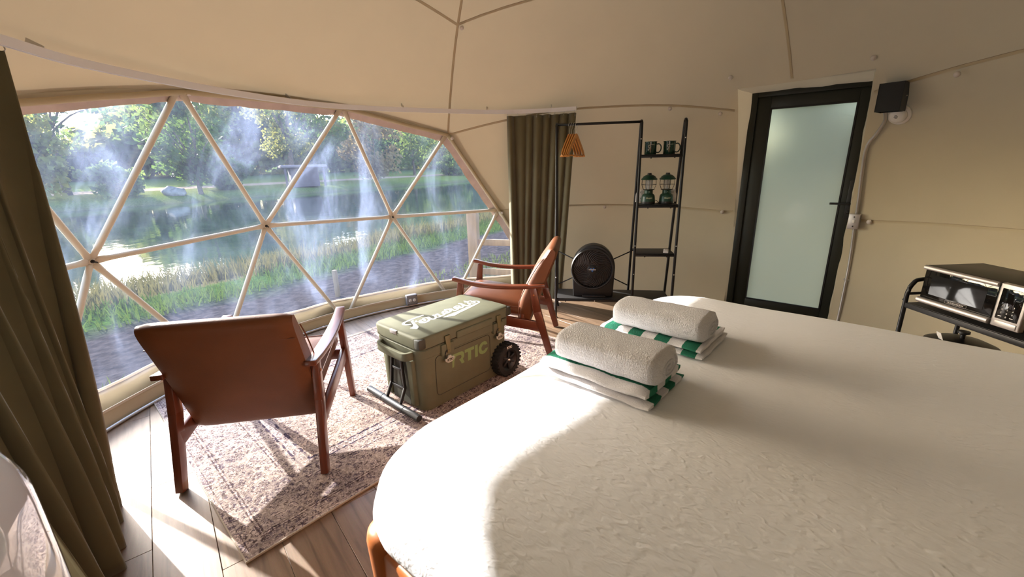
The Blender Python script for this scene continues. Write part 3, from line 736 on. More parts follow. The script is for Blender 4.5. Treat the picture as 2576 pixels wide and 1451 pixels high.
cpts = [wallpt(2.545, 3.04, 1.72, .05), wallpt(2.575, 3.065, 1.655, .03), wallpt(2.575, 3.12, 1.57, .022), wallpt(2.596, 3.205, 1.48, .02), wallpt(2.64, 3.255, 1.30, .02), wallpt(2.69, 3.295, 1.06, .02), wallpt(2.715, 3.318, .93, .02), wallpt(2.735, 3.325, .6, .02), wallpt(2.745, 3.323, .15, .02), wallpt(2.735, 3.32, .0, .02)]
s = MB(); s.tube(catmull(cpts, 8), .0115, 10); pc = s.build('wall_conduit', M_STEEL, None, smooth=True)
tag(pc, 'bent steel conduit running down the wall beside the door', 'conduit')
s = MB(); q = wallpt(2.74, 3.325, .45, .02); s.cbox(tuple(q), (.03, .03, .012)); s.build('clamp', M_STEEL, pc)
sp = wallpt(2.715, 3.318, .935, .035); sw = thing('switch_box', 'small galvanised switch box on the conduit by the door handle', 'switch', tuple(sp), R(-48))
s = MB(); s.box((-.036, -.024, -.058), (.036, .026, .058)); s.build('box', M_STEEL, sw, bevel=.004)
s = MB(); s.box((-.034, -.027, -.056), (.034, -.0235, .056)); s.build('cover', M_SILVER, sw, bevel=.003)
s = MB(); s.box((-.008, -.034, -.008), (.008, -.026, .014)); s.build('toggle', M_WHITEPL, sw, bevel=.002)
for z in (-.036, .036):
    s = MB(); s.lathe([(0, -.03), (.005, -.03), (.005, -.026), (0, -.026)], 8, 'y', (0, 0, z)); s.build('screw', M_BOLT, sw)

# ------------------------------------------------------------------ rug
RA = R(47.75); ra_o = Vector((-1.03, 1.25, 0))
rug = thing('area_rug', 'faded Persian style area rug under the chairs and cooler', 'rug', tuple(ra_o), RA)
def rz(x, y): return .007 + .0008 * noise.noise(Vector((x * 4, y * 4, 0)))
s = MB(); s.box((0, 0, .0005), (RUG_L, RUG_W, .007)); s.build('pile', M_RUG, rug)
s = MB(); s.tube([(0, 0, .005), (RUG_L, 0, .005), (RUG_L, RUG_W, .005), (0, RUG_W, .005)], .0055, 6, closed=True); s.build('binding', M_RUGEDGE, rug)

# ------------------------------------------------------------------ armchairs
def cushion(sx, sy, th, n=14, puff=.02, rnd_=.25):
    """rounded upholstered slab centred on the origin, thickness along z"""
    def f(a): return math.copysign(abs(a) ** .5, a) if False else a
    s = MB(); N_ = n
    def top(u, v, sgn):
        x = (u * 2 - 1); y = (v * 2 - 1)
        ex = 1 - abs(x) ** 6; ey = 1 - abs(y) ** 6
        e = max(0, ex * ey) ** .35
        return (x * sx / 2, y * sy / 2, sgn * (th / 2 * (.35 + .65 * e) + puff * ex * ey * (1 - x * x * .6) * (1 - y * y * .6)))
    s.grid(lambda u, v: top(u, v, 1), N_, N_); s.grid(lambda u, v: top(u, v, -1), N_, N_)
    k = N_ + 1; o2 = k * k; per = [i * k for i in range(k)] + [(k - 1) * k + j for j in range(1, k)] + [i * k + k - 1 for i in range(k - 2, -1, -1)] + [j for j in range(k - 2, 0, -1)]
    for a, b in zip(per, per[1:] + per[:1]): s.f.append((a, b, o2 + b, o2 + a))
    return s
def armchair(label, loc, rz_):
    t = thing('armchair', label, 'armchair', loc, rz_, 'mid century armchairs')
    for sx in (-1, 1):
        X = .316 * sx
        s = MB(); s.beam((X, -.365, 0), (X, -.265, .36), .034, .046, .036, .060); s.beam((X, -.268, .35), (X, -.235, .545), .036, .060, .034, .046)
        lg = s.build('leg', M_CHAIRWOOD, t, bevel=.004)
        s = MB(); s.lathe([(0, .02 * sx), (.007, .02 * sx), (.007, .015 * sx), (0, .015 * sx)], 10, 'x', (X, -.242, .49)); s.build('plug', M_BEDWOOD, lg)
        s = MB(); s.beam((X, .372, 0), (X, .338, .36), .034, .036, .036, .056); s.beam((X, .339, .35), (X, .315, .567), .036, .056, .034, .044)
        s.build('leg', M_CHAIRWOOD, t, bevel=.004)
        s = MB(); s.beam((X * .985, -.300, .235), (X * .985, .345, .330), .026, .075); s.build('side_rail', M_CHAIRWOOD, t, bevel=.004)
        ap = catmull([Vector((X, -.325, .562)), Vector((X, -.16, .548)), Vector((X, .04, .546)), Vector((X, .23, .565)), Vector((X, .375, .600))], 5)
        s = MB(); wd = .031
        secs = []; n_ = len(ap); vs = []; fs = []
        for i, p in enumerate(ap):
            q = i / (n_ - 1); hw = .026 + .006 * math.sin(PI * min(1, q * 1.1)); th = .013
            a = ap[max(0, i - 1)]; b = ap[min(n_ - 1, i + 1)]; tn = (b - a).normalized(); un = Vector((1, 0, 0)).cross(tn).normalized()
            if un.z < 0: un = -un
            for x, z in ((-hw, -th), (hw, -th), (hw, th), (-hw, th)): vs.append(p + Vector((x, 0, 0)) + un * z)
        for i in range(n_ - 1):
            for j in range(4): fs.append((i * 4 + j, i * 4 + (j + 1) % 4, i * 4 + 4 + (j + 1) % 4, i * 4 + 4 + j))
        fs += [(0, 1, 2, 3), tuple((n_ - 1) * 4 + j for j in range(4))]
        s.add(vs, fs); s.build('armrest', M_CHAIRWOOD, t, bevel=.005)
    s = MB(); s.beam((-.30, .318, .325), (.30, .318, .325), .03, .06, side=(0, 1, 0)); s.build('front_rail', M_CHAIRWOOD, t, bevel=.004)
    s = MB(); s.beam((-.30, -.150, .300), (.30, -.150, .300), .026, .05, side=(0, 1, 0)); s.build('rear_rail', M_CHAIRWOOD, t, bevel=.004)
    # seat
    s = cushion(.555, .56, .10, 14, .018); s.M = Matrix()
    Ms = Matrix.Translation((0, .075, .365)) @ Matrix.Rotation(R(8.5), 4, 'X')
    s.v = [tuple(Ms @ Vector(p)) for p in s.v]; seat = s.build('seat_cushion', M_LEATHER, t, smooth=True, angle=70)
    pts = [Ms @ Vector((x, y, .035)) for x, y in ((-.277, -.28), (.277, -.28), (.277, .28), (-.277, .28))]
    s = MB(); s.tube(pts, .0035, 6, closed=True); s.build('piping', M_PIPING, seat)
    # back: profile swept across the width, bevelled top roll
    prof = [(-.118, .225), (-.105, .30), (-.120, .42), (-.172, .55), (-.240, .675), (-.308, .772), (-.345, .820), (-.375, .830), (-.404, .815), (-.407, .776), (-.375, .69), (-.315, .54), (-.262, .40), (-.218, .28), (-.190, .225), (-.150, .212)]
    prof = [(p.x, p.y) for p in catmull([Vector((a, b, 0)) for a, b in prof], 3, closed=True)]
    s = MB(); NU = 16; vs = []; fs = []; k = len(prof); cy = sum(p[0] for p in prof) / k; cz = sum(p[1] for p in prof) / k
    for i in range(NU + 1):
        u = -1 + 2 * i / NU; X = .296 * u; e = (1 - abs(u) ** 14); puff = 1.0
        for y, z in prof:
            zc_ = min(1, max(0, (z - .21) / .6)); yc = -.165 - .215 * zc_ ** 1.15
            fy = yc + (y - yc) * (.60 + .40 * e ** .5); fz = .515 + (z - .515) * (.975 + .025 * e)
            wx = X * (0.985 + .03 * zc_)
            vs.append((wx, fy, fz))
    for i in range(NU):
        for j in range(k): fs.append((i * k + j, i * k + (j + 1) % k, (i + 1) * k + (j + 1) % k, (i + 1) * k + j))
    fs += [tuple(range(k)), tuple(NU * k + j for j in range(k))]
    s.add(vs, fs); back = s.build('back_cushion', M_LEATHER, t, smooth=True, angle=60)
    for sx in (-1, 1):
        s = MB(); X = .297 * sx
        s.tube(catmull([Vector((X * 1.0, -.120, .235)), Vector((X, -.128, .42)), Vector((X * 1.005, -.184, .55)), Vector((X * 1.01, -.253, .675)), Vector((X * 1.012, -.312, .755))], 5), .0035, 6); s.build('piping', M_PIPING, back)
    s = MB(); s.tube([Vector((-.295, -.383, .716)), Vector((.295, -.383, .716))], .0022, 6); s.build('seam', M_PIPING, back)
    return t
c1f = R(101); armchair('tan leather armchair with dark wood frame seen from behind at the window', (-1.305, 2.045, .004), R(99.5) - PI / 2)
armchair('tan leather armchair facing left in front of the clothes rack', (-.022, 3.340, .0075), R(170) - PI / 2)

# ------------------------------------------------------------------ wordmark strokes (flat print), units of metres on the cooler lid
WORD = {'F1': [(0.1247, 0.2417), (0.1073, 0.2315), (0.0986, 0.2158), (0.1045, 0.1957), (0.1244, 0.1817), (0.1528, 0.1768), (0.1932, 0.1699), (0.2373, 0.1663), (0.2787, 0.1649)],
 'e1': [(0.2025, 0.2595), (0.2204, 0.2632), (0.2331, 0.2532), (0.2331, 0.2376), (0.2196, 0.233), (0.1954, 0.2456), (0.1865, 0.2674), (0.1957, 0.2858), (0.2218, 0.2888), (0.2485, 0.2749), (0.2653, 0.2473), (0.2673, 0.2219), (0.2453, 0.2196)],
 'r1': [(0.2673, 0.2219), (0.2816, 0.226), (0.2732, 0.2525), (0.2722, 0.2778), (0.2876, 0.2838), (0.3094, 0.2688), (0.3244, 0.2371), (0.3243, 0.2215)],
 'n1': [(0.3257, 0.2336), (0.3151, 0.2609), (0.312, 0.2751), (0.3365, 0.2803)],
 'n2': [(0.3305, 0.2346), (0.357, 0.2237), (0.3502, 0.2496), (0.3501, 0.2669), (0.3652, 0.274), (0.3894, 0.2633), (0.4001, 0.2452)],
 'c1': [(0.4213, 0.2402), (0.4351, 0.234), (0.4338, 0.2148), (0.4124, 0.218), (0.3939, 0.2372), (0.3952, 0.258), (0.4201, 0.2623), (0.4484, 0.2534), (0.4646, 0.2301), (0.4674, 0.2058), (0.4504, 0.1939)],
 'r2': [(0.4674, 0.2058), (0.4864, 0.2112), (0.478, 0.242), (0.4801, 0.2636), (0.5029, 0.2629)],
 'e2': [(0.5282, 0.2218), (0.5453, 0.23), (0.5614, 0.2205), (0.5617, 0.2044), (0.5475, 0.1978), (0.5232, 0.2095), (0.5114, 0.2343), (0.5306, 0.2502), (0.5663, 0.2478)],
 's1': [(0.6006, 0.1707), (0.6058, 0.186), (0.5907, 0.2206), (0.5732, 0.2452), (0.5465, 0.2546), (0.5264, 0.2481), (0.5029, 0.2629)],
 's2': [(0.605, 0.1727), (0.6045, 0.2086), (0.5977, 0.2439), (0.6126, 0.255), (0.6356, 0.249)],
 't1': [(0.6642, 0.1562), (0.6593, 0.1901), (0.6473, 0.2277), (0.6356, 0.249)], 't2': [(0.6504, 0.1823), (0.6726, 0.1861), (0.6984, 0.1881)],
 't3': [(0.6429, 0.222), (0.6597, 0.2316), (0.672, 0.2477), (0.692, 0.2403), (0.6975, 0.2224), (0.6858, 0.2122), (0.7044, 0.215), (0.7218, 0.2314), (0.7179, 0.2578), (0.7005, 0.2725)]}
WPOLY = {'stem': [(0.1616, 0.1948), (0.1844, 0.193), (0.1606, 0.2297), (0.1523, 0.2658), (0.139, 0.3081), (0.1303, 0.3239), (0.1126, 0.3391), (0.101, 0.3401), (0.0834, 0.2969), (0.1074, 0.2904), (0.1268, 0.2701)],
 'bar': [(0.1606, 0.2316), (0.1933, 0.2091), (0.1831, 0.246)],
 'sw': [(0.7118, 0.2686), (0.693, 0.2786), (0.6651, 0.2874), (0.5192, 0.3173), (0.4826, 0.3214), (0.4099, 0.3416), (0.3379, 0.3073), (0.3834, 0.2994), (0.5006, 0.2877), (0.59, 0.2729), (0.694, 0.2639)]}
def wordmark_cells(hw=.0080, only=None, g=.0022):
    """outline of all strokes merged into one flat shape (marching squares over the distance to the strokes)"""
    segs = []
    for k, v in WORD.items():
        if only and k not in only: continue
        p = catmull([Vector((*q, 0)) for q in v], 5); h = hw * (1.15 if k == 'F1' else .85 if k[0] == 't' else 1.0)
        segs += [(a.x, a.y, b.x, b.y, h) for a, b in zip(p, p[1:])]
    polys = [v for k, v in WPOLY.items() if not only or k in only]
    allp = [(q[0], q[1]) for q in segs] + [p for v in polys for p in v]
    x0, x1 = min(p[0] for p in allp) - .02, max(p[0] for p in allp) + .02; y0, y1 = min(p[1] for p in allp) - .02, max(p[1] for p in allp) + .02
    nx, ny = int((x1 - x0) / g) + 2, int((y1 - y0) / g) + 2
    X, Y = np.meshgrid(x0 + g * np.arange(nx), y0 + g * np.arange(ny), indexing='ij'); D = np.full(X.shape, 1.0)
    for ax, ay, bx, by, h in segs:
        dx, dy = bx - ax, by - ay; t = np.clip(((X - ax) * dx + (Y - ay) * dy) / (dx * dx + dy * dy + 1e-12), 0, 1)
        D = np.minimum(D, np.hypot(X - ax - t * dx, Y - ay - t * dy) - h)
    for v in polys:
        ins = np.zeros(X.shape, bool); dd = np.full(X.shape, 1.0)
        for (ax, ay), (bx, by) in zip(v, v[1:] + v[:1]):
            c = ((ay > Y) != (by > Y)); xi = ax + (Y - ay) * (bx - ax) / (by - ay + 1e-12); ins ^= c & (X < xi)
            dx, dy = bx - ax, by - ay; t = np.clip(((X - ax) * dx + (Y - ay) * dy) / (dx * dx + dy * dy + 1e-12), 0, 1); dd = np.minimum(dd, np.hypot(X - ax - t * dx, Y - ay - t * dy))
        D = np.minimum(D, np.where(ins, -dd, dd))
    V, F, key = [], [], {}
    def vid(k_, p):
        if k_ not in key: key[k_] = len(V); V.append(p)
        return key[k_]
    for i in range(nx - 1):
        for j in range(ny - 1):
            c = ((i, j), (i + 1, j), (i + 1, j + 1), (i, j + 1)); d = [D[q] for q in c]
            if min(d) > 0: continue
            poly = []
            for m_ in range(4):
                p, q = c[m_], c[(m_ + 1) % 4]; dp, dq = d[m_], d[(m_ + 1) % 4]
                if dp <= 0: poly.append(vid(p, (X[p], Y[p])))
                if (dp <= 0) != (dq <= 0):
                    t = dp / (dp - dq); kk = (min(p, q), max(p, q)); poly.append(vid(kk, (X[p] + (X[q] - X[p]) * t, Y[p] + (Y[q] - Y[p]) * t)))
            if len(poly) > 2: F.append(tuple(poly))
    return V, F
WM = {}
def wordmark(place, hw=.0080, only=None, g=.0022):
    k = (hw, only, g)
    if k not in WM: WM[k] = wordmark_cells(hw, only, g)
    V, F = WM[k]; s = MB(); s.add([place(float(x), float(y)) for x, y in V], F); return s

# ------------------------------------------------------------------ wheeled cooler
CK = .966; CL, CW, CH = .773, .480, .4926
cool = thing('wheeled_cooler', 'olive green hard cooler with white script lettering on its lid', 'cooler', (-.887, 2.512, .0075), .83392)
def zc(z): return CH - (.46 - z) * CK - .0075
def rrect(x0, y0, x1, y1, r, n=5):
    out = []
    for cx_, cy_, a in ((x1 - r, y1 - r, 0), (x0 + r, y1 - r, PI / 2), (x0 + r, y0 + r, PI), (x1 - r, y0 + r, 1.5 * PI)):
        for i in range(n + 1): out.append((cx_ + r * math.cos(a + PI / 2 * i / n), cy_ + r * math.sin(a + PI / 2 * i / n)))
    return out
def loft(rings, cap=True):
    s = MB(); k = len(rings[0][0]); vs = [(x, y, z) for ring, z in rings for x, y in ring]; fs = []
    for i in range(len(rings) - 1):
        for j in range(k): fs.append((i * k + j, i * k + (j + 1) % k, (i + 1) * k + (j + 1) % k, (i + 1) * k + j))
    if cap: fs += [tuple(range(k))[::-1], tuple((len(rings) - 1) * k + j for j in range(k))]
    return s.add(vs, fs)
Y0 = -CW
def ring(i, r): return rrect(i, Y0 + i, CL - i, -i, max(.006, r))
s = loft([(ring(.035, .05), .012), (ring(.026, .055), .002), (ring(.022, .06), .012), (ring(.016, .06), .34), (ring(.015, .06), .362)])
s.build('body', M_COOLER, cool, smooth=True, angle=35)
s = loft([(ring(.016, .06), .345), (ring(.006, .06), .352), (ring(.004, .06), .40), (ring(.010, .06), .406)]); s.build('rim', M_COOLER, cool, smooth=True, angle=35)
s = loft([(ring(.014, .05), .404), (ring(.014, .05), .412)]); s.build('gasket', M_COOLDARK, cool)
zt = CH - .0075
s = loft([(ring(.008, .055), .411), (ring(.002, .055), .416), (ring(.0, .055), zt - .014), (ring(.004, .05), zt - .005), (ring(.012, .045), zt)])
lid = s.build('lid', M_COOLER, cool, smooth=True, angle=35)
s = wordmark(lambda u, v: (u * CK, -v * CK, zt + .0009)); s.build('script_print', M_PRINT, lid, fix=False)
s = MB(); s.box((-.002, Y0 + .22, zt - .022), (.012, Y0 + .285, zt + .001)); s.build('opener_tab', M_SILVER, lid, bevel=.002)
s = MB(); s.box((.0, Y0 - .0015, .418), (.05, Y0 + .05, zt - .006)); s.build('corner_recess', M_COOLDARK, lid, bevel=.008)
s = MB(); s.box((CL - .05, Y0 - .0015, .418), (CL + .001, Y0 + .03, zt - .006)); s.build('corner_recess', M_COOLDARK, lid, bevel=.008)
# lid front lip between the latches
s = MB(); s.box((.275, Y0 - .012, .405), (.585, Y0 + .02, .452)); s.build('lid_lip', M_COOLER, lid, bevel=.010, seg=3)
# latches on the long side
for x in (.200, .640):
    la = MB(); la.box((x - .048, Y0 - .010, .330), (x + .048, Y0 + .02, .402)); lb = la.build('latch_mount', M_COOLER, cool, bevel=.006)
    s = MB(); s.add([(x - .020, Y0 - .012, .452), (x + .020, Y0 - .012, .452), (x + .011, Y0 - .020, .345), (x - .011, Y0 - .020, .345), (x - .020, Y0 - .002, .452), (x + .020, Y0 - .002, .452), (x + .011, Y0 - .008, .345), (x - .011, Y0 - .008, .345)],
        [(0, 1, 2, 3), (4, 7, 6, 5), (0, 4, 5, 1), (1, 5, 6, 2), (2, 6, 7, 3), (3, 7, 4, 0)]); s.build('strap', M_LATCHSTRAP, lb, bevel=.002)
    s = MB(); s.tube([(x + .026 * math.cos(a * PI / 10) - .004, Y0 - .016, .335 + .03 * math.sin(a * PI / 10)) for a in range(4, 15)], .003, 6); s.build('loop', M_BLACKPL, lb, smooth=True)
    s = MB(); s.prism([(x - .036, .312), (x - .014, .316), (x - .010, .330), (x + .010, .330), (x + .014, .316), (x + .036, .312), (x + .034, .296), (x + .014, .283), (x - .014, .283), (x - .034, .296)], Y0 - .022, Y0 - .010, 'xz'); s.build('pull_tag', M_LATCH, lb, bevel=.003)
    text_mesh('tag_lettering', 'RTIC', .021, M_COOLDARK, lb, Matrix.Translation((x, Y0 - .0228, .302)) @ Matrix.Rotation(PI / 2, 4, 'X'), bold=.0006)
# big raised lettering on the side panel (flat print)
def sidep(x, z): t_ = (z - .02) / .33; return (x, Y0 + .022 - .006 * t_ - .0016, z)
LET = {'R': [(0.2544, 0.2706), (0.3329, 0.2690), (0.3480, 0.2610), (0.3542, 0.2464), (0.3543, 0.2250), (0.3420, 0.2110), (0.3552, 0.1822), (0.33, 0.1808), (0.3220, 0.2000), (0.3087, 0.2180), (0.3230, 0.2215), (0.3307, 0.2300), (0.3290, 0.2440), (0.3160, 0.2490), (0.2866, 0.2495), (0.2762, 0.2341), (0.2690, 0.2200), (0.2650, 0.1813), (0.2497, 0.1809)],
 'T': [(0.3600, 0.2680), (0.4440, 0.2680), (0.4435, 0.2450), (0.4160, 0.2450), (0.4135, 0.1798), (0.3850, 0.1798), (0.3869, 0.2450), (0.3605, 0.2450)],
 'I': [(0.4511, 0.2680), (0.4784, 0.2680), (0.4760, 0.1798), (0.4490, 0.1798)],
 'C': [(0.5700, 0.2400), (0.5610, 0.2590), (0.5446, 0.2690), (0.5200, 0.2680), (0.5000, 0.2580), (0.4870, 0.2400), (0.4840, 0.2140), (0.4950, 0.1910), (0.5183, 0.1791), (0.5450, 0.1800), (0.5650, 0.1930), (0.5740, 0.2120), (0.5500, 0.2120), (0.5380, 0.2030), (0.5250, 0.2010), (0.5130, 0.2110), (0.5110, 0.2287), (0.5220, 0.2440), (0.5350, 0.2470), (0.5460, 0.2390)]}
for ch, poly in LET.items():
    s = MB(); s.add([sidep(u * CK, zc(z)) for u, z in poly], [tuple(range(len(poly)))]); s.build('letter', M_LOGOGREEN, cool)
s = MB(); pr = rrect(.115, .075, CL - .20, .335, .03); s.tube([sidep(x, z) for x, z in pr], .0022, 5, closed=True); s.build('panel_groove', M_COOLDARK, cool)
# end handle, tow bar in its slot
ex = lambda z: .022 - .006 * ((z - .02) / .33)
s = MB(); s.box((.006, -.335, .02), (.022, -.155, .33)); s.build('handle_slot', M_COOLDARK, cool)
for y0, y1 in ((-.40, -.335), (-.155, -.09)):
    s = MB(); s.add([(ex(.03) + .004, y0, .03), (ex(.03) + .004, y1, .03), (ex(.33) + .004, y1, .33), (ex(.33) + .004, y0, .33), (ex(.03) - .022, y0 + .012, .03), (ex(.03) - .022, y1 - .012, .03), (ex(.33) - .022, y1 - .006, .33), (ex(.33) - .022, y0 + .006, .33)],
        [(0, 1, 2, 3), (4, 7, 6, 5), (0, 4, 5, 1), (1, 5, 6, 2), (2, 6, 7, 3), (3, 7, 4, 0)])
    s.build('end_rib', M_COOLER, cool, bevel=.005)
s = MB(); gp = [Vector((.008, -.400, .375)), Vector((-.028, -.385, .372)), Vector((-.034, -.330, .366)), Vector((-.034, -.155, .366)), Vector((-.028, -.10, .372)), Vector((.008, -.085, .375))]
s.sweep(catmull(gp, 4), [(-.012, -.030), (.010, -.034), (.012, .016), (-.012, .018)]); s.build('carry_handle', M_COOLER, cool, bevel=.003)
tw = MB()
for y in (-.29, -.20):
    y2 = -.245 + (y + .245) * 1.6
    tw.beam((-.004, y, .33), (-.014, y2 * .98 - .005, .13), .012, .018, side=(0, 1, 0)); tw.beam((-.014, y2 * .98 - .005, .135), (-.058, y2 * 1.0, .040), .012, .018, side=(0, 1, 0))
tw.beam((-.010, -.285, .245), (-.010, -.205, .245), .012, .014, side=(1, 0, 0)); tw.beam((-.014, -.318, .125), (-.014, -.172, .125), .012, .018, side=(1, 0, 0))
th_ = tw.build('tow_handle', M_BLACKPL, cool, bevel=.002)
s = MB(); s.tube([(-.062, -.510, .030), (-.062, .030, .030)], .020, 16); s.build('grip_bar', M_BLACKPL, th_, smooth=True, angle=40)
for y in (-.36, -.13):
    s = MB(); s.tube([(-.062, y - .004, .030), (-.062, y + .004, .030)], .0215, 16); s.build('grip_ring', M_BLACKPL, th_)
# wheels
WR = .116
def wheel(y, sgn):
    wh = thing('wheel'); wh.parent = cool; wh.location = (CL - .075, y, WR)
    s = MB(); s.lathe([(.076, -.034), (WR * .93, -.034), (WR, -.022), (WR, .022), (WR * .93, .034), (.076, .034)], 40, 'y'); s.build('tyre', M_TYRE, wh, smooth=True, angle=35)
    for k in range(26):
        a = 2 * PI * k / 26; s2 = MB(Matrix.Rotation(a, 4, 'Y')); s2.box((-.006, -.034, WR - .004), (.006, .034, WR + .005)); s2.build('tread', M_TYRE, wh)
    s = MB(); s.lathe([(.0, .016 * sgn), (.03, .018 * sgn), (.055, .010 * sgn), (.070, .026 * sgn), (.077, .03 * sgn), (.077, -.02 * sgn), (0, -.02 * sgn)], 30, 'y'); hb = s.build('rim', M_BLACKPL, wh, smooth=True, angle=35)
    for k in range(6):
        a = 2 * PI * k / 6; s2 = MB(Matrix.Rotation(a, 4, 'Y')); s2.beam((0, .020 * sgn, .014), (0, .024 * sgn, .066), .020, .010, .012, .010, side=(1, 0, 0)); s2.build('spoke', M_BLACKPL, wh, bevel=.002)
    s = MB(); s.lathe([(0, .034 * sgn), (.007, .034 * sgn), (.011, .028 * sgn), (.011, .015 * sgn), (0, .015 * sgn)], 16, 'y'); s.build('axle_cap', M_SCREW, wh, smooth=True)
    text_mesh('tyre_lettering', 'RTIC', .024, M_PRINT, wh, Matrix.Translation((.0, .0355 * sgn, .096)) @ Matrix.Rotation(PI / 2, 4, 'X'), bold=.0008)
wheel(Y0 - .012, -1); wheel(.012, 1)

# ------------------------------------------------------------------ clothes rack with shelves
RK = R(-9); rack = thing('clothes_rack', 'black metal clothes rack with ladder shelves beside the door', 'clothes rack', (.415, 3.83, 0), RK)
RH = 1.748; D0, D1 = .36, .055
def rear_y(z): return D0 + (D1 - D0) * z / RH
for x in (0, .70, 1.05):
    s = MB(); s.tube(catmull([Vector((x, 0, 0)), Vector((x, 0, .6)), Vector((x, 0, 1.2)), Vector((x, 0.0, RH - .07)), Vector((x, .010, RH - .02)), Vector((x, .03, RH - .004)), Vector((x, .05, RH - .02)), Vector((x, .062, RH - .07)), Vector((x, rear_y(1.1), 1.1)), Vector((x, rear_y(.5), .5)), Vector((x, D0, 0))], 5), .0115 if x < 1 else .012, 10)
    up_ = s.build('upright', M_BLACK, rack, smooth=True)
    for z in (.44, .70, 1.60) if x > 0 else (.40,):
        s = MB(); s.lathe([(0, -.015), (.005, -.014), (.006, -.010), (0, -.010)], 10, 'y', (x, 0, z)); s.build('screw', M_SCREW, up_, smooth=True)
    for y in (0, D0):
        s = MB(); s.lathe([(0, .012), (.014, .012), (.016, .0), (0, 0)], 12, 'z', (x, y, 0)); s.build('foot_cap', M_BLACKPL, up_)
s = MB(); s.tube([(0.0, .012, RH - .012), (.70, .012, RH - .012)], .0105, 10); s.build('hanging_rail', M_BLACK, rack, smooth=True)
def shelf(x0, x1, z, name='shelf'):
    d = rear_y(z); s = MB(); s.box((x0 + .008, .004, z - .008), (x1 - .008, d - .004, z)); sh = s.build(name, M_BLACKWOOD, rack, bevel=.002)
    s = MB()
    for y in (0.0, d): s.box((x0, y - .008, z - .026), (x1, y + .008, z - .008))
    s.build('support_bar', M_BLACK, sh, bevel=.002)
    for x in (x0 + .09, x1 - .07):
        s = MB(); s.lathe([(0, z - .034), (.006, z - .032), (.006, z - .026), (0, z - .026)], 8, 'z', (x, .0, 0)); s.build('bolt', M_BLACK, sh)
    return sh
shelf(.70, 1.05, 1.475); shelf(.70, 1.05, 1.060); shelf(.70, 1.05, .630); b_ = shelf(0, 1.05, .195)
s = MB(); s.lathe([(0, -.016), (.005, -.015), (.006, -.008), (0, -.008)], 10, 'y', (.36, 0, .178)); s.build('screw', M_SCREW, b_)
for (xa, za), (xb, zb) in (((0, .24), (.70, .60)), ((0, .60), (.70, .24))):
    s = MB(); s.tube([(xa, rear_y(za), za), (xb, rear_y(zb), zb)], .0055, 8); s.build('cross_brace', M_BLACK, rack, smooth=True)
RKM = Matrix.Translation((.415, 3.83, 0)) @ Matrix.Rotation(RK, 4, 'Z')
def rk(x, y, z): return tuple(RKM @ Vector((x, y, z)))

# hangers
HW_, HH_ = .40, .20
def hanger_parts(root):
    s = MB(); prof = [(-.5 * HW_, -.205), (-.47 * HW_, -.165), (-.30 * HW_, -.10), (-.10 * HW_, -.03), (0, -.005), (.10 * HW_, -.03), (.30 * HW_, -.10), (.47 * HW_, -.165), (.5 * HW_, -.205)]
    pts = catmull([Vector((0, x, z)) for x, z in prof], 5); n_ = len(pts); sc_ = [1.0] * n_
    s.sweep(pts, [(-.006, -.02), (.006, -.02), (.006, .018), (-.006, .018)], up=(0, 0, 1)); s.build('shoulder_bar', M_HANGER, root, bevel=.003)
    s = MB(); s.tube([(0, -.455 * HW_, -.19), (0, .455 * HW_, -.19)], .006, 8); s.build('trouser_bar', M_HANGER, root, smooth=True)
    s = MB(); s.tube(catmull([Vector((0, 0, .0)), Vector((0, 0, .045)), Vector((0, .020, .065)), Vector((0, .024, .088)), Vector((0, .0, .112)), Vector((0, -.024, .092)), Vector((0, -.024, .080))], 5), .0018, 6); s.build('hook', M_SCREW, root, smooth=True)
wh_ = ['leftmost of the bunch of wooden coat hangers', 'second wooden coat hanger from the left on the rail', 'third wooden coat hanger from the left on the rail', 'rightmost and foremost wooden coat hanger on the rail']
first = None
for k, (x, tw_) in enumerate(((.106, 63), (.126, 62), (.146, 61), (.166, 59))):
    h = thing('coat_hanger', wh_[k], 'hanger', rk(x, .012, RH - .012 - .085), R(tw_ - 90), 'wooden coat hangers')
    h.scale = (.87, .87, .87)
    if first is None: hanger_parts(h); first = h
    else:
        for ch in first.children: share(ch, h)

# mugs
def mug(label, x):
    t = thing('enamel_mug', label, 'mug', rk(x, .075, 1.4755), RK, 'green mugs')
    s = MB(); r = .0505; H_ = .104
    s.lathe([(0, .0), (r - .004, 0), (r - .001, .004), (r - .001, H_ - .008), (r + .002, H_ - .003), (r + .001, H_), (r - .003, H_ - .002), (r - .004, .008), (0, .006)], 40); s.build('cup', M_GREENENAMEL, t, smooth=True, angle=50)
    s = MB(); s.sweep(catmull([Vector((r - .003, 0, .082)), Vector((r + .018, 0, .084)), Vector((r + .034, 0, .066)), Vector((r + .034, 0, .036)), Vector((r + .018, 0, .016)), Vector((r - .003, 0, .017))], 6), [(.005 * math.cos(a * PI / 4) , .004 * math.sin(a * PI / 4)) for a in range(8)], up=(0, 1, 0)); s.build('handle', M_GREENENAMEL, t, smooth=True)
    k = .052 / .19
    def place(u, v):
        a = -PI / 2 + ((u - .18) * k) / r - .1; z = .078 - (v - .165) * k * 1.0; rr = r - .0003
        return (rr * math.cos(a), rr * math.sin(a), z)
    s = wordmark(place, .0085, only=('F1', 'stem', 'bar')); s.build('letter_print', mat('mug_print', (0.28, 0.30, 0.26), .5), t, fix=False)
mug('dark green enamel mug on the left of the top shelf', .792); mug('dark green enamel mug next to the right upright on the top shelf', .945)

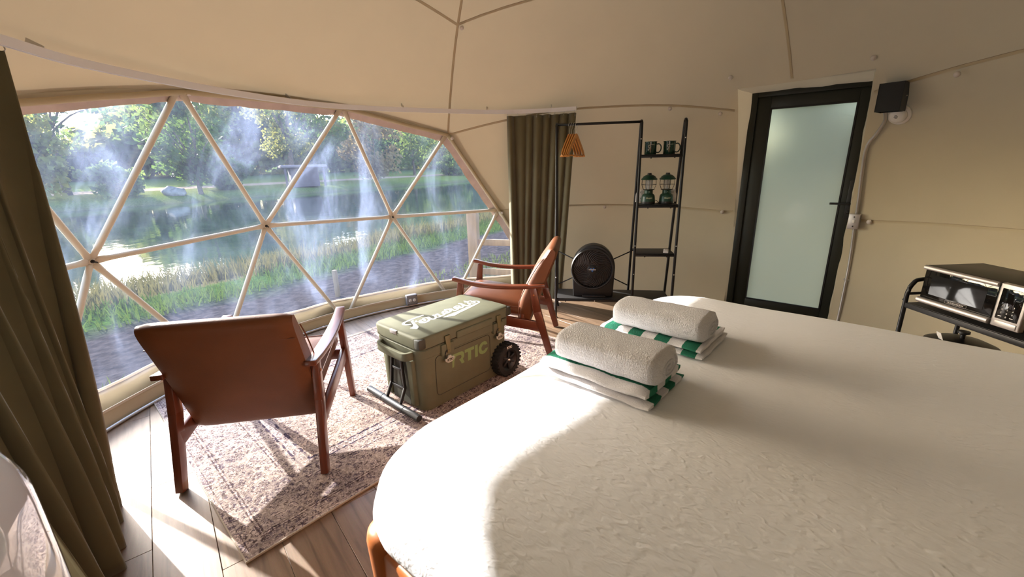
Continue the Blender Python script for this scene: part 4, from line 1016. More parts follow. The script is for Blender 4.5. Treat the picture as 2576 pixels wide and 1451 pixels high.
# lanterns
def lantern(label, x):
    t = thing('camping_lantern', label, 'lantern', rk(x, .085, 1.0605), RK, 'camping lanterns')
    s = MB(); s.lathe([(0, 0), (.058, 0), (.060, .006), (.0595, .022), (0, .022)], 32); s.build('foot', M_BLACKPL, t, smooth=True, angle=40)
    s = MB(); s.lathe([(.0592, .022), (.056, .06), (.052, .076), (.040, .086), (.036, .09), (.036, .116), (.040, .120), (.040, .126), (0, .126)], 32); s.build('base', M_LANTERN, t, smooth=True, angle=40)
    s = MB(); s.lathe([(0, -.040), (.010, -.040), (.011, -.036), (0, -.030)], 16, 'y', (0, 0, .103)); kb = s.build('dial', M_LANTERN, t, smooth=True)
    s = MB(); s.lathe([(0, -.042), (.003, -.042), (.003, -.039), (0, -.039)], 8, 'y', (0, 0, .104)); s.build('pin', M_SCREW, kb)
    s = MB(); s.lathe([(.031, .126), (.033, .205), (.030, .205), (.028, .126)], 24); s.build('chimney', M_LAMPGLASS, t, smooth=True)
    s = MB(); s.lathe([(0, .126), (.007, .126), (.007, .20), (0, .20)], 12); s.build('tube', M_WHITEPL, t, smooth=True)
    cg = MB(); cs = []
    for k in range(8):
        a = 2 * PI * k / 8 + .2
        s = MB(); s.tube(catmull([Vector((r * math.cos(a), r * math.sin(a), z)) for r, z in ((.046, .122), (.052, .132), (.062, .158), (.064, .175), (.062, .207))], 3), .0016, 5); s.build('cage_wire', M_WIRE, t, smooth=True)
    s = MB(); s.tube([(.0635 * math.cos(a * PI / 12), .0635 * math.sin(a * PI / 12), .165) for a in range(24)], .0016, 5, closed=True); s.build('cage_ring', M_WIRE, t, smooth=True)
    s = MB(); s.tube([(.047 * math.cos(a * PI / 12), .047 * math.sin(a * PI / 12), .122) for a in range(24)], .003, 6, closed=True); s.build('cage_ring', M_WIRE, t, smooth=True)
    s = MB(); s.lathe([(0, .206), (.066, .206), (.069, .210), (.062, .219), (.058, .222), (.050, .234), (.034, .244), (.020, .248), (0, .248)], 32); cp_ = s.build('cap', M_LANTERN, t, smooth=True, angle=40)
    s = MB(); s.lathe([(.02, .246), (.016, .262), (0, .262)], 16); s.build('vent', M_BLACKPL, cp_, smooth=True, angle=40)
    k = .052 / .62
    def place(u, v):
        a = -PI / 2 + ((u - .40) * k) / .0575; z = .052 - (v - .245) * k; rr = .0594 - (z - .022) * .084 + .0006
        return (rr * math.cos(a), rr * math.sin(a), z)
    s = wordmark(place, .0095, g=.004); s.build('script_print', mat('lantern_print', (0.50, 0.54, 0.38), .5), t, fix=False)
lantern('green camping lantern on the left of the second shelf', .800); lantern('green camping lantern on the right of the second shelf', .952)
# lantern cable lying on the shelf, and outlets behind
s = MB(); s.tube(catmull([Vector(rk(.84, .13, 1.066)), Vector(rk(.865, .10, 1.09)), Vector(rk(.885, .07, 1.075)), Vector(rk(.90, .09, 1.064)), Vector(rk(.88, .12, 1.064)), Vector(rk(.92, .13, 1.066))], 6), .0022, 6)
tag(s.build('power_cable', M_BLACKPL, None, smooth=True), 'thin black cable lying between the two lanterns', 'cable')
def wall_outlet(label, x, y, z):
    p = Vector(rk(x, y, z)); t = thing('wall_outlet', label, 'outlet', tuple(p), RK, 'wall outlets')
    s = MB(); s.box((-.035, -.006, -.055), (.035, .006, .055)); s.build('plate', M_WHITEPL, t, bevel=.003)
    for zz in (-.026, .026):
        s = MB(); s.box((-.016, -.009, zz - .017), (.016, -.005, zz + .017)); f_ = s.build('socket', M_WHITEPL, t, bevel=.003)
        for xx in (-.006, .006):
            s = MB(); s.box((xx - .0015, -.0096, zz - .002), (xx + .0015, -.0088, zz + .009)); s.build('slot', M_BLACKPL, f_)
wall_outlet('white outlet behind the left lantern', .735, .155, 1.125); wall_outlet('white outlet behind the right lantern', 1.015, .155, 1.125)
# remote
t = thing('remote_control', 'small white remote control on the third shelf', 'remote', rk(.985, .085, .6305), RK + R(78))
s = MB(); s.box((-.07, -.022, 0), (.07, .022, .014)); s.build('case', M_WHITEPL, t, bevel=.006, seg=3)
s = MB(); s.box((.02, -.014, .0138), (.055, .014, .0145)); s.build('keypad', M_KNOB, t)

# fan
fan = thing('box_fan', 'round black floor fan on the bottom shelf of the rack', 'fan', rk(.345, .115, .1955), RK)
FC = .275; FRr = .205
s = MB(); pf = [(-.185, 0), (.185, 0)] + [(.198 * math.cos(a), FC + .222 * math.sin(a)) for a in [PI * i / 24 - .0 for i in range(25)]]
s.prism(pf, -.045, .085, 'xz'); s.build('housing', M_BLACKPL, fan, bevel=.012, seg=3)
s = MB(); s.lathe([(.197, -.045), (.197, -.075), (.190, -.085), (.180, -.082), (.172, -.060), (.172, -.040)], 56, 'y', (-.012, 0, FC)); s.build('front_ring', M_BLACKPL, fan, smooth=True, angle=50)
s = MB(); s.lathe([(0, -.047), (.176, -.047), (.176, -.044), (0, -.044)], 40, 'y', (-.012, 0, FC)); s.build('blade_well', mat('fan_dark', (.003, .003, .003), .6), fan)
for k in range(3):
    a0 = 2 * PI * k / 3; s = MB(); vs = []; fs = []
    for i in range(7):
        for j in range(5):
            r = .045 + .115 * i / 6; a = a0 + (-.42 + .84 * j / 4) * (.75 + .4 * i / 6) + .5 * i / 6
            vs.append((-.012 + r * math.cos(a), -.050 - .010 * (j / 4), FC + r * math.sin(a)))
    for i in range(6):
        for j in range(4): fs.append((i * 5 + j, i * 5 + j + 1, i * 5 + j + 6, i * 5 + j + 5))
    s.add(vs, fs); s.build('blade', M_BLACKPL, fan, smooth=True)
sl = None
for k in range(34):
    a0 = 2 * PI * k / 34
    if sl is None:
        s = MB(); pts = []
        for i in range(9):
            q = i / 8; r = .045 + .130 * q; a = -.95 * q ** 1.3; pts.append(Vector((r * math.cos(a), -.072 + .012 * q * q - .010 * (1 - q), r * math.sin(a))))
        s.sweep(pts, [(-.0012, -.006), (.0012, -.006), (.0012, .006), (-.0012, .006)], up=(0, 1, 0)); sl = s.build('grille_slat', mat('fan_slat', (.085, .085, .09), .3), fan); sl.location = (-.012, 0, FC)
    else: share(sl, fan, (-.012, 0, FC), (0, a0, 0))
s = MB(); s.tube([(-.012 + .11 * math.cos(a * PI / 20), -.068, FC + .11 * math.sin(a * PI / 20)) for a in range(40)], .0015, 5, closed=True); s.build('grille_ring', M_BLACKPL, fan, smooth=True)
s = MB(); s.lathe([(0, -.094), (.035, -.092), (.046, -.084), (.047, -.068), (0, -.066)], 28, 'y', (-.012, 0, FC)); hb = s.build('hub_badge', M_BLACKPL, fan, smooth=True, angle=40)
s = MB(); s.prism([(-.032, FC + .015), (-.020, FC + .015), (-.012, FC - .006), (-.004, FC + .015), (.008, FC + .015), (-.008, FC - .02), (-.016, FC - .02)], -.0955, -.094, 'xz'); s.build('badge_mark', M_BLUE, hb)
text_mesh('badge_lettering', 'VORNADO', .013, M_PRINT, hb, Matrix.Translation((-.012, -.0965, FC)) @ Matrix.Rotation(PI / 2, 4, 'X'), bold=.0004)
s = MB(); s.box((-.10, -.075, 0), (.12, -.03, .018)); s.build('foot_lip', M_BLACKPL, fan, bevel=.006)

# ------------------------------------------------------------------ bed
BE = R(47.75); BO = Vector((-.315, .747, 0)); BT = .780
bed = thing('bed', 'large wooden bed with a smooth white coverlet in the foreground', 'bed', tuple(BO), BE)
# local x = along the foot edge, local y = towards the window; bed body lies at negative y
U0, U1, V0, V1 = 0.0, 1.92, -.200, 1.85
def bed_ring(ins, rc, n=14):
    return rrect(U0 + ins, -(V1 - ins), U1 - ins, -(V0 + ins), max(.02, rc), n)
prof = [(0.110, 0.573, 0.170), (0.085, 0.560, 0.190), (0.052, 0.570, 0.210), (0.022, 0.590, 0.230), (0.004, 0.615, 0.245), (0.000, 0.638, 0.250), (0.012, 0.678, 0.245), (0.045, 0.718, 0.235), (0.095, 0.750, 0.220), (0.160, 0.769, 0.200), (0.260, 0.779, 0.170), (0.420, 0.782, 0.140), (0.600, 0.780, 0.100), (0.800, 0.778, 0.060), (0.930, 0.776, 0.030)]
rings = []
for ins, z, rc in prof:
    P = bed_ring(ins, rc); out_ = []
    for x, y in P:
        out_.append((x, y))
    rings.append((out_, z))
s = MB(); k = len(rings[0][0]); vs = []
# densify each ring so the cloth can undulate
def dens(P, m_=3):
    o_ = []
    for i, p in enumerate(P):
        q = P[(i + 1) % len(P)]; d = math.hypot(q[0] - p[0], q[1] - p[1]); c_ = 24 if d > .4 else 1
        for e in range(c_): o_.append((p[0] + (q[0] - p[0]) * e / c_, p[1] + (q[1] - p[1]) * e / c_))
    return o_
def dens_fixed(P):
    o_ = []
    for i, p in enumerate(P):
        q = P[(i + 1) % len(P)]; c_ = 24 if (i + 1) % 15 == 0 else 1
        for e in range(c_): o_.append((p[0] + (q[0] - p[0]) * e / c_, p[1] + (q[1] - p[1]) * e / c_))
    return o_
R2 = [(dens_fixed(P), z) for P, z in rings]; k = len(R2[0][0]); fs = []
for P, z in R2:
    for x, y in P:
        side = max(0, min(1, (.74 - z) / .2)); nz = noise.noise(Vector((x * 3.2, y * 3.2, z * 2)))
        dx = .012 * side * noise.noise(Vector((x * 7, y * 7, 5))); dy = .012 * side * noise.noise(Vector((x * 7, y * 7, 9)))
        vs.append((x + dx, y + dy, z + (.006 * nz if z > .64 else .012 * noise.noise(Vector((x * 4, y * 4, 2))))))
for i in range(len(R2) - 1):
    for j in range(k): fs.append((i * k + j, i * k + (j + 1) % k, (i + 1) * k + (j + 1) % k, (i + 1) * k + j))
fs.append(tuple((len(R2) - 1) * k + j for j in range(k)))
s.add(vs, fs); s.build('coverlet', M_DUVET, bed, smooth=True)
s = MB(); s.prism(bed_ring(.13, .12, 5), .44, .70); s.build('mattress', M_MATTRESS, bed, bevel=.02)
s = MB()
fr_o, fr_i = .045, .085
x0, x1, y0, y1 = U0 + fr_o, U1 - fr_o, -(V1 - fr_o), -(V0 + fr_o)
for nm, lo, hi in (('foot_rail', (x0, y1 - .04, .20), (x1, y1, .50)), ('head_rail', (x0, y0, .20), (x1, y0 + .04, .50)), ('side_rail', (x0, y0, .20), (x0 + .04, y1, .50)), ('side_rail', (x1 - .04, y0, .20), (x1, y1, .50))):
    s = MB(); s.box(lo, hi); s.build(nm, M_BEDWOOD, bed, bevel=.012, seg=3)
s = MB(); s.box((x0 + .03, y0 + .03, .40), (x1 - .03, y1 - .03, .44)); s.build('slat_deck', M_BEDWOOD, bed)
for x, y in ((x0 + .045, y1 - .045), (x1 - .045, y1 - .045), (x0 + .045, y0 + .045), (x1 - .045, y0 + .045)):
    s = MB(); s.lathe([(0, 0), (.036, 0), (.042, .05), (.060, .50), (.056, .522), (.040, .532), (0, .534)], 24, 'z', (x, y, 0)); s.build('leg', M_BEDWOOD, bed, smooth=True, angle=50)

# ------------------------------------------------------------------ towels on the bed
BM = Matrix.Translation(BO) @ Matrix.Rotation(BE, 4, 'Z')
def bl(u, v, z): return tuple(BM @ Vector((u, -v, z)))
def rolled(label, u0, v0, u1, v1, z0, wd, ht):
    a, b = Vector(bl(u0, v0, z0)), Vector(bl(u1, v1, z0)); d = b - a; L_ = d.length
    t = thing('bath_towel', label, 'towel', tuple(a), math.atan2(d.y, d.x), 'rolled white bath towels')
    n = 30; vs = []; fs = []; m_ = 26; s = MB()
    for i in range(m_ + 1):
        q = i / m_; e = (1 - abs(2 * q - 1) ** 10) ** .25 if 0 < q < 1 else 0
        for j in range(n):
            an = 2 * PI * j / n; ex_ = 2 / 3.0
            cy_ = math.copysign(abs(math.cos(an)) ** ex_, math.cos(an)); cz_ = math.copysign(abs(math.sin(an)) ** ex_, math.sin(an))
            k_ = .66 + .34 * e; wr = 1 + .035 * noise.noise(Vector((q * 6 + u0 * 3, cy_ * 2, cz_ * 2))) + .02 * noise.noise(Vector((q * 18, cy_ * 3, u0)))
            slope = .012 * cy_
            vs.append((L_ * q, cy_ * wd / 2 * k_ * wr, ht / 2 + cz_ * ht / 2 * k_ * wr - (1 - k_) * ht * .0))
    for i in range(m_):
        for j in range(n): fs.append((i * n + j, i * n + (j + 1) % n, (i + 1) * n + (j + 1) % n, (i + 1) * n + j))
    fs += [tuple(range(n)), tuple(m_ * n + j for j in range(n))]
    s.add(vs, fs); s.build('roll', M_TOWEL, t, smooth=True)
    # rolled end layers, seen at both ends
    for q, xx in ((0, -.001), (1, L_ + .001)):
        s = MB(); pts = []
        for i in range(40):
            r = .06 + .60 * i / 40; an = i / 40 * 2 * PI * 2.2
            pts.append(Vector((xx, math.cos(an) * wd / 2 * r, ht / 2 + math.sin(an) * ht / 2 * r)))
        s.tube(pts, .0035, 5, up=(1, 0, 0)); s.build('end_spiral', M_TOWEL, t, smooth=True)
    return t
def folded_layer(s, x0, y0, x1, y1, z0, z1, seed, n=18, m_=12, rough=.004):
    """cloth slab with rounded fold on its long edges"""
    th = z1 - z0
    def top(u, v, sg):
        x = x0 + (x1 - x0) * u; y = y0 + (y1 - y0) * v
        ey = (1 - abs(2 * v - 1) ** 8) ** .5; ex = (1 - abs(2 * u - 1) ** 14) ** .5
        z = (z0 + z1) / 2 + sg * th / 2 * (.25 + .75 * ey * (.5 + .5 * ex)) + rough * noise.noise(Vector((x * 14, y * 14, seed)))
        return (x + .004 * noise.noise(Vector((y * 20, seed, z * 30))), y + .005 * noise.noise(Vector((x * 16, seed, z * 30))), z)
    k0 = len(s.v); s.grid(lambda u, v: top(u, v, 1), n, m_); s.grid(lambda u, v: top(u, v, -1), n, m_)
    k = m_ + 1; o2 = (n + 1) * k
    per = [i * k for i in range(n + 1)] + [n * k + j for j in range(1, k)] + [i * k + k - 1 for i in range(n - 1, -1, -1)] + [j for j in range(k - 2, 0, -1)]
    for a, b in zip(per, per[1:] + per[:1]): s.f.append((k0 + a, k0 + b, k0 + o2 + b, k0 + o2 + a))
TS = .83
M_STRA = stripe_mat('striped_terry_cross', 0, .098, .36); M_STRB = stripe_mat('striped_terry_end', 1, .098, .16)
# far stack: stripes run across the visible flap
def towel_root(label, u, v): 
    return thing('beach_towel', label, 'towel', bl(u, v, BT + .004), BE - PI / 2, 'folded striped beach towels')
t = towel_root('green and white striped folded towel under the farther white roll', 1.005, -.034)
s = MB(); folded_layer(s, 0, 0, .378, .284, .001, .021, 2.0); s.build('lower_fold', M_STRA, t, smooth=True, angle=60)
s = MB(); folded_layer(s, -.004, .004, .370, .276, .021, .044, 5.0); s.build('upper_fold', M_STRA, t, smooth=True, angle=60)
rolled('white rolled bath towel on the farther striped towel', 1.100, -.006, 1.104, .338, BT + .047, .166, .093)
t = towel_root('green and white striped towel folded thick under the nearer white roll', .615, -.025)
s = MB(); folded_layer(s, 0, 0, .364, .248, .001, .018, 3.0); s.build('lower_fold', M_STRB, t, smooth=True, angle=60)
s = MB(); folded_layer(s, .0, .004, .352, .244, .018, .056, 6.0); s.build('upper_fold', M_STRB, t, smooth=True, angle=60)
rolled('white rolled bath towel on the nearer striped towel', .708, .013, .712, .348, BT + .059, .166, .093)

# ------------------------------------------------------------------ microwave and its cart
MW = Vector((2.275, 2.235, .62)); maz = R(-88)
mw = thing('microwave', 'black and silver microwave oven on the metal cart', 'microwave', tuple(MW), maz)
mw_w, mw_h, mw_d = .475, .222, .31
s = MB(); s.box((0, .012, .012), (mw_w, mw_d, mw_h)); s.build('case', M_MWBODY, mw, bevel=.006)
dw_ = .355
s = MB(); s.box((0, -.004, .012), (dw_, .014, mw_h)); dr = s.build('door', M_BLACKPL, mw, bevel=.004)
s = MB(); s.box((.004, -.008, .045), (dw_ - .004, -.003, mw_h - .024)); s.build('glass', M_GLASSBLACK, dr, bevel=.002)
s = MB(); s.tube([(.002, -.012, mw_h - .012), (dw_ - .002, -.012, mw_h - .012)], .0125, 12); s.build('top_trim', M_SILVER, dr, smooth=True, angle=40)
s = MB(); s.tube([(.002, -.012, .030), (dw_ - .002, -.012, .030)], .0155, 12); s.build('pull_bar', M_SILVER, dr, smooth=True, angle=40)
s = MB(); s.box((.045, -.0088, .070), (dw_ - .045, -.0079, mw_h - .045)); s.build('viewing_window', mat('mw_window', (.014, .014, .014), .03, spec=.15), dr)
lm = Matrix.Translation((.19, -.0095, .058)) @ Matrix.Rotation(PI / 2, 4, 'X')
text_mesh('logo_lettering', 'BLACK+DECKER', .0105, M_KNOB, dr, lm)
s = MB(); s.tube([tuple(lm @ Vector((x, y, 0))) for x, y in rrect(-.052, -.0085, .052, .0085, .003, 2)], .0006, 4, closed=True); s.build('logo_outline', M_KNOB, dr)
s = MB(); s.box((dw_ + .004, -.014, .014), (mw_w, .014, mw_h)); cpn = s.build('control_panel', M_SILVER, mw, bevel=.006, seg=3)
s = MB(); s.box((dw_ + .018, -.0165, .055), (mw_w - .014, -.0135, mw_h - .022)); s.build('keypad_glass', M_GLASSBLACK, cpn, bevel=.002)
for r_ in range(3):
    for c_ in range(3):
        text_mesh('key_digit', str(r_ * 3 + c_ + 1), .011, M_WHITEPL, cpn, Matrix.Translation((dw_ + .038 + c_ * .022, -.0170, .120 - r_ * .017)) @ Matrix.Rotation(PI / 2, 4, 'X'))
text_mesh('key_digit', '0', .011, M_WHITEPL, cpn, Matrix.Translation((dw_ + .060, -.0170, .069)) @ Matrix.Rotation(PI / 2, 4, 'X'))
for x in (.036, .082):
    s = MB(); s.box((dw_ + x - .007, -.0170, .068), (dw_ + x + .007, -.0163, .071)); s.build('key_bar', M_WHITEPL, cpn)
s = MB(); s.box((dw_ + .022, -.018, .022), (mw_w - .012, -.012, .046)); s.build('open_button', M_SILVER, cpn, bevel=.005)
for x, y in ((.04, .05), (mw_w - .04, .05), (.04, mw_d - .05), (mw_w - .04, mw_d - .05)):
    s = MB(); s.lathe([(0, 0), (.012, 0), (.012, .014), (0, .014)], 12, 'z', (x, y, 0)); s.build('foot', M_BLACKPL, mw)
cart = thing('microwave_cart', 'black metal cart under the microwave at the right edge', 'cart', tuple(MW + Vector((0, 0, -.62))), maz)
cx0, cx1, cy0, cy1 = -.075, .86, .0, .36
for x in (cx0, cx1):
    s = MB(); s.tube(catmull([Vector((x, cy0, 0)), Vector((x, cy0, .55)), Vector((x, cy0, .66)), Vector((x, cy0 + .02, .715)), Vector((x, cy0 + .07, .738)), Vector((x, cy1 - .07, .738)), Vector((x, cy1 - .02, .715)), Vector((x, cy1, .66)), Vector((x, cy1, .55)), Vector((x, cy1, 0))], 5), .0115, 10); sf = s.build('side_frame', M_BLACK, cart, smooth=True)
    s = MB(); s.tube([(x, cy0, .655), (x, cy1, .655)], .008, 8); s.build('side_bar', M_BLACK, sf, smooth=True)
    s = MB(); s.lathe([(0, .02), (.005, .02), (.005, .01), (0, .01)], 8, 'x', (x - .028, cy0, .615)); s.build('screw', M_BLACK, sf)
for z in (.605, .30, .08):
    s = MB(); s.box((cx0 + .008, cy0, z - .012), (cx1 - .008, cy1, z)); sh = s.build('shelf', M_BLACKWOOD, cart, bevel=.002)
    s = MB(); s.box((cx0, cy0 - .008, z - .030), (cx1, cy0 + .006, z - .002)); s.build('shelf_edge', M_BLACK, sh, bevel=.002)
# small round grill pan with a paper tag on the middle shelf
gp_ = Vector((2.275 + .19, 2.235 - .10, .301))
pan = thing('lidded_pan', 'dark lidded pan with a paper tag below the microwave', 'pan', tuple(gp_), 0)
s = MB(); s.lathe([(0, 0), (.13, 0), (.15, .05), (.15, .10), (0, .10)], 32); s.build('pot', M_BLACKPL, pan, smooth=True, angle=40)
s = MB(); s.lathe([(.155, .10), (.152, .112), (.10, .135), (.03, .145), (0, .146)], 32); ld = s.build('lid', M_BLACK, pan, smooth=True, angle=40)
s = MB(); s.lathe([(.012, .144), (.010, .165), (.026, .175), (.026, .187), (0, .190)], 16); s.build('lid_knob', M_BLACKPL, ld, smooth=True, angle=40)
s = MB(); s.prism([(-.09, -.02), (-.03, -.02), (-.02, 0), (-.03, .02), (-.09, .02)], .0, .0015); tg = s.build('paper_tag', M_WHITEPL, pan); tg.location = (-.09, .06, .15); tg.rotation_euler = (R(70), R(10), R(60))

# ------------------------------------------------------------------ glossy white appliance, lower left corner
FA = R(40); fr = thing('mini_fridge', 'glossy white rounded mini fridge in the lower left corner', 'fridge', (-1.05, .70, 0), FA - PI / 2)
# local -y is the front?  local x along width; front faces +y local after rotation
fw_, fd_, fh_ = .48, .46, .90
def rbox(x0, y0, z0, x1, y1, z1, r, n=6):
    out_ = []
    for i in range(n + 1):
        a = PI / 2 * i / n; out_.append((r * (1 - math.sin(a)) , z0 + r * (1 - math.cos(a)) if False else None))
    R_ = []
    for i in range(n + 1):
        a = PI / 2 * i / n; R_.append((r * (1 - math.sin(a)), z0 + r * (1 - math.cos(a)) * 1.0 if False else z0 + r - r * math.cos(a) * 1.0 if False else z0 + r * (1 - math.cos(a))))
    lo_ = [(r * (1 - math.sin(PI / 2 * i / n)), z0 + r * (1 - math.cos(PI / 2 * i / n))) for i in range(n + 1)]
    hi_ = [(ins, z1 - (z - z0)) for ins, z in reversed(lo_)]
    return loft([(rrect(x0 + ins, y0 + ins, x1 - ins, y1 - ins, max(.004, r * 1.02 - ins + .0), n), z) for ins, z in lo_ + hi_])
s = rbox(-fw_ / 2, -fd_, .02, fw_ / 2, -.07, fh_, .06); s.build('cabinet', M_FRIDGE, fr, smooth=True)
s = rbox(-fw_ / 2, -.062, .03, fw_ / 2, .0, fh_, .03); 
# door with domed front
dm = MB(); nx, nz = 28, 40
def dome_front(u, v):
    x = (u * 2 - 1); z = (v * 2 - 1); ex = max(0, 1 - abs(x) ** 3.2); ez = max(0, 1 - abs(z) ** 6)
    e = (ex * ez) ** .5
    return (x * fw_ / 2, -.065 + .095 * e, .03 + (fh_ - .03) * v)
def rounded_uv(u, v):
    x, z = u * 2 - 1, v * 2 - 1; rc = .16
    X, Zh = fw_ / 2, (fh_ - .03) / 2
    # squeeze the corners of the rectangle into round ones
    ax, az_ = abs(x) * X, abs(z) * Zh; cx_, cz_ = X - rc, Zh - rc
    if ax > cx_ and az_ > cz_:
        dx_, dz_ = ax - cx_, az_ - cz_; m_ = max(dx_, dz_); l_ = math.hypot(dx_, dz_) or 1
        ax, az_ = cx_ + dx_ * m_ / l_, cz_ + dz_ * m_ / l_
    xx, zz = math.copysign(ax, x), math.copysign(az_, z)
    ex = max(0, 1 - abs(x) ** 3.0); ez = max(0, 1 - abs(z) ** 7); e = (ex * ez) ** .5
    return (xx, -.065 + .10 * e, .03 + Zh + zz)
dm.grid(rounded_uv, nx, nz); dm.build('door', M_FRIDGE, fr, smooth=True)
s = MB(); s.box((.10, .018, .55), (.19, .034, .565)); s.build('badge', M_GREYBOX, fr, bevel=.003)

# ------------------------------------------------------------------ outdoors
PN = Vector((-.848, .530, 0)); PT = Vector((.530, .848, 0))      # away from the dome / along the path
def gs(x, y): return x * PN.x + y * PN.y
def ground_z(x, y):
    sdist = gs(x, y); r = math.hypot(x - DC.x, y - DC.y)
    pts = [(-60, -.5), (2, -.34), (5, -.40), (7, -.42), (8.6, -.56), (11, -1.0), (13.3, -1.5), (18, -2.2), (44, -2.2), (48, -1.4), (50, -.9), (54, -.45), (62, -.25), (90, .8), (160, 5)]
    for (a, za), (b, zb) in zip(pts, pts[1:]):
        if sdist <= b: z = za + (zb - za) * max(0, (sdist - a) / (b - a)); break
    else: z = 5
    return z + .05 * noise.noise(Vector((x * .5, y * .5, 0))) * min(1, max(0, sdist - 7.5)) + .015 * noise.noise(Vector((x * 2, y * 2, 4)))
s = MB(); NA, NR = 110, 90
def gfn(u, v):
    a = R(10) + R(190) * u; r = 2.95 * (165 / 2.95) ** v
    x, y = DC.x + r * math.cos(a), DC.y + r * math.sin(a); return (x, y, ground_z(x, y))
s.grid(gfn, NA, NR)
def ground_mat():
    M = bpy.data.materials.new('bank_ground'); M.use_nodes = True
    N, L = nodes_of(M); b = N['Principled BSDF']; b.inputs['Roughness'].default_value = 1; b.inputs['Specular IOR Level'].default_value = 0
    tc = N.new('ShaderNodeTexCoord'); sp = N.new('ShaderNodeSeparateXYZ'); L.new(tc.outputs['Object'], sp.inputs[0])
    sd_ = math_n(N, L, 'ADD', math_n(N, L, 'MULTIPLY', sp.outputs[0], PN.x), math_n(N, L, 'MULTIPLY', sp.outputs[1], PN.y))
    n = N.new('ShaderNodeTexNoise'); n.inputs['Scale'].default_value = .55; n.inputs['Detail'].default_value = 6; L.new(tc.outputs['Object'], n.inputs['Vector'])
    v = math_n(N, L, 'ADD', sd_, math_n(N, L, 'MULTIPLY', math_n(N, L, 'SUBTRACT', n.outputs['Fac'], .5), 1.6))
    GR, TAN, PATH, GRN = (.06, .07, .02), (.10, .085, .042), (.040, .036, .039), (.030, .062, .012)
    cr = ramp(N, [(0, TAN), (3.9 / 80, (.085, .077, .045)), (4.7 / 80, PATH), (6.7 / 80, PATH), (7.1 / 80, GRN), (8.4 / 80, GRN), (9.6 / 80, TAN), (13 / 80, (.07, .07, .03)), (47 / 80, (.08, .07, .05)), (50.5 / 80, (.10, .14, .04)),
                  (54 / 80, (.13, .16, .04)), (57.5 / 80, (.14, .155, .05)), (58.5 / 80, (.34, .26, .19)), (62 / 80, (.34, .26, .19)), (63.5 / 80, (.16, .2, .06)), (1, (.10, .14, .05))])
    L.new(math_n(N, L, 'DIVIDE', v, 80.0), cr.inputs[0])
    n2 = N.new('ShaderNodeTexNoise'); n2.inputs['Scale'].default_value = 9; n2.inputs['Detail'].default_value = 8; L.new(tc.outputs['Object'], n2.inputs['Vector'])
    r2 = ramp(N, [(.3, (.55, .55, .55)), (.7, (1.35, 1.3, 1.25))]); L.new(n2.outputs['Fac'], r2.inputs[0])
    L.new(mixc(N, L, 1.0, cr.outputs[0], r2.outputs[0], 'MULTIPLY'), b.inputs['Base Color'])
    bp = N.new('ShaderNodeBump'); bp.inputs['Strength'].default_value = .6; bp.inputs['Distance'].default_value = .05; L.new(n2.outputs['Fac'], bp.inputs['Height']); L.new(bp.outputs[0], b.inputs['Normal'])
    return M
tag(s.build('ground_outside', ground_mat(), None, smooth=True), 'sloping bank with gravel path outside the window', 'ground', kind='structure')
# pond
def water_mat():
    M = mat('pond_water', (.020, .040, .028), .04, spec=.6); N, L = nodes_of(M); b = N['Principled BSDF']
    n = N.new('ShaderNodeTexNoise'); n.inputs['Scale'].default_value = 1.2; n.inputs['Detail'].default_value = 4
    tc = N.new('ShaderNodeTexCoord'); L.new(tc.outputs['Object'], n.inputs['Vector'])
    bp = N.new('ShaderNodeBump'); bp.inputs['Strength'].default_value = .08; bp.inputs['Distance'].default_value = .1; L.new(n.outputs['Fac'], bp.inputs['Height']); L.new(bp.outputs[0], b.inputs['Normal']); return M
s = MB(); c = [PN * a + PT * b for a, b in ((10, -70), (10, 90), (49.5, 90), (49.5, -70))]; s.add([(p.x, p.y, -1.32) for p in c], [(0, 1, 2, 3)])
tag(s.build('pond', water_mat()), 'still green pond beyond the gravel path', 'pond', kind='stuff')

# grass and reeds as one uncountable mass each
def blades(name, label, n, srange, trange, h0, h1, wd, cols, seed, lean=.35):
    rr = random.Random(seed); s = MB(); vs, fs = [], []
    for _ in range(n):
        a = srange[0] + (srange[1] - srange[0]) * rr.random(); b = trange[0] + (trange[1] - trange[0]) * rr.random() ** 1.0
        p = PN * a + PT * b; cl = noise.noise(Vector((p.x * .6, p.y * .6, seed)))
        if cl < -.15 and rr.random() < .7: continue
        h = (h0 + (h1 - h0) * rr.random()) * (1 + .6 * cl); z = ground_z(p.x, p.y); an = rr.random() * 2 * PI; q = Vector((math.cos(an), math.sin(an), 0)); ln = Vector((rr.gauss(0, lean), rr.gauss(0, lean), 0)) * h
        A = Vector((p.x, p.y, z - .02)); k = len(vs)
        vs += [A - q * wd, A + q * wd, A + ln * .4 + Vector((0, 0, h * .6)) + q * wd * .7, A + ln * .4 + Vector((0, 0, h * .6)) - q * wd * .7, A + ln + Vector((0, 0, h))]
        fs += [(k, k + 1, k + 2, k + 3), (k + 3, k + 2, k + 4)]
    me = bpy.data.meshes.new(name); me.from_pydata([tuple(v) for v in vs], [], fs)
    M = mat(name + '_blades', cols[0], .9, spec=.0, translucent=(.35, cols[1])); N, L = nodes_of(M)
    n_ = N.new('ShaderNodeTexNoise'); n_.inputs['Scale'].default_value = 1.3; n_.inputs['Detail'].default_value = 5; tc = N.new('ShaderNodeTexCoord'); L.new(tc.outputs['Object'], n_.inputs['Vector'])
    cr = ramp(N, [(.35, cols[0]), (.65, cols[2])]); L.new(n_.outputs['Fac'], cr.inputs[0]); L.new(cr.outputs[0], N['Principled BSDF'].inputs['Base Color'])
    me.materials.append(M); o = bpy.data.objects.new(name, me); COL.objects.link(o); return tag(o, label, 'grass', kind='stuff')
blades('verge_grass', 'short bright green grass beside the gravel path', 16000, (6.8, 8.8), (-12, 26), .08, .22, .011, ((.032, .066, .012), (.06, .10, .016), (.055, .075, .015)), 3)
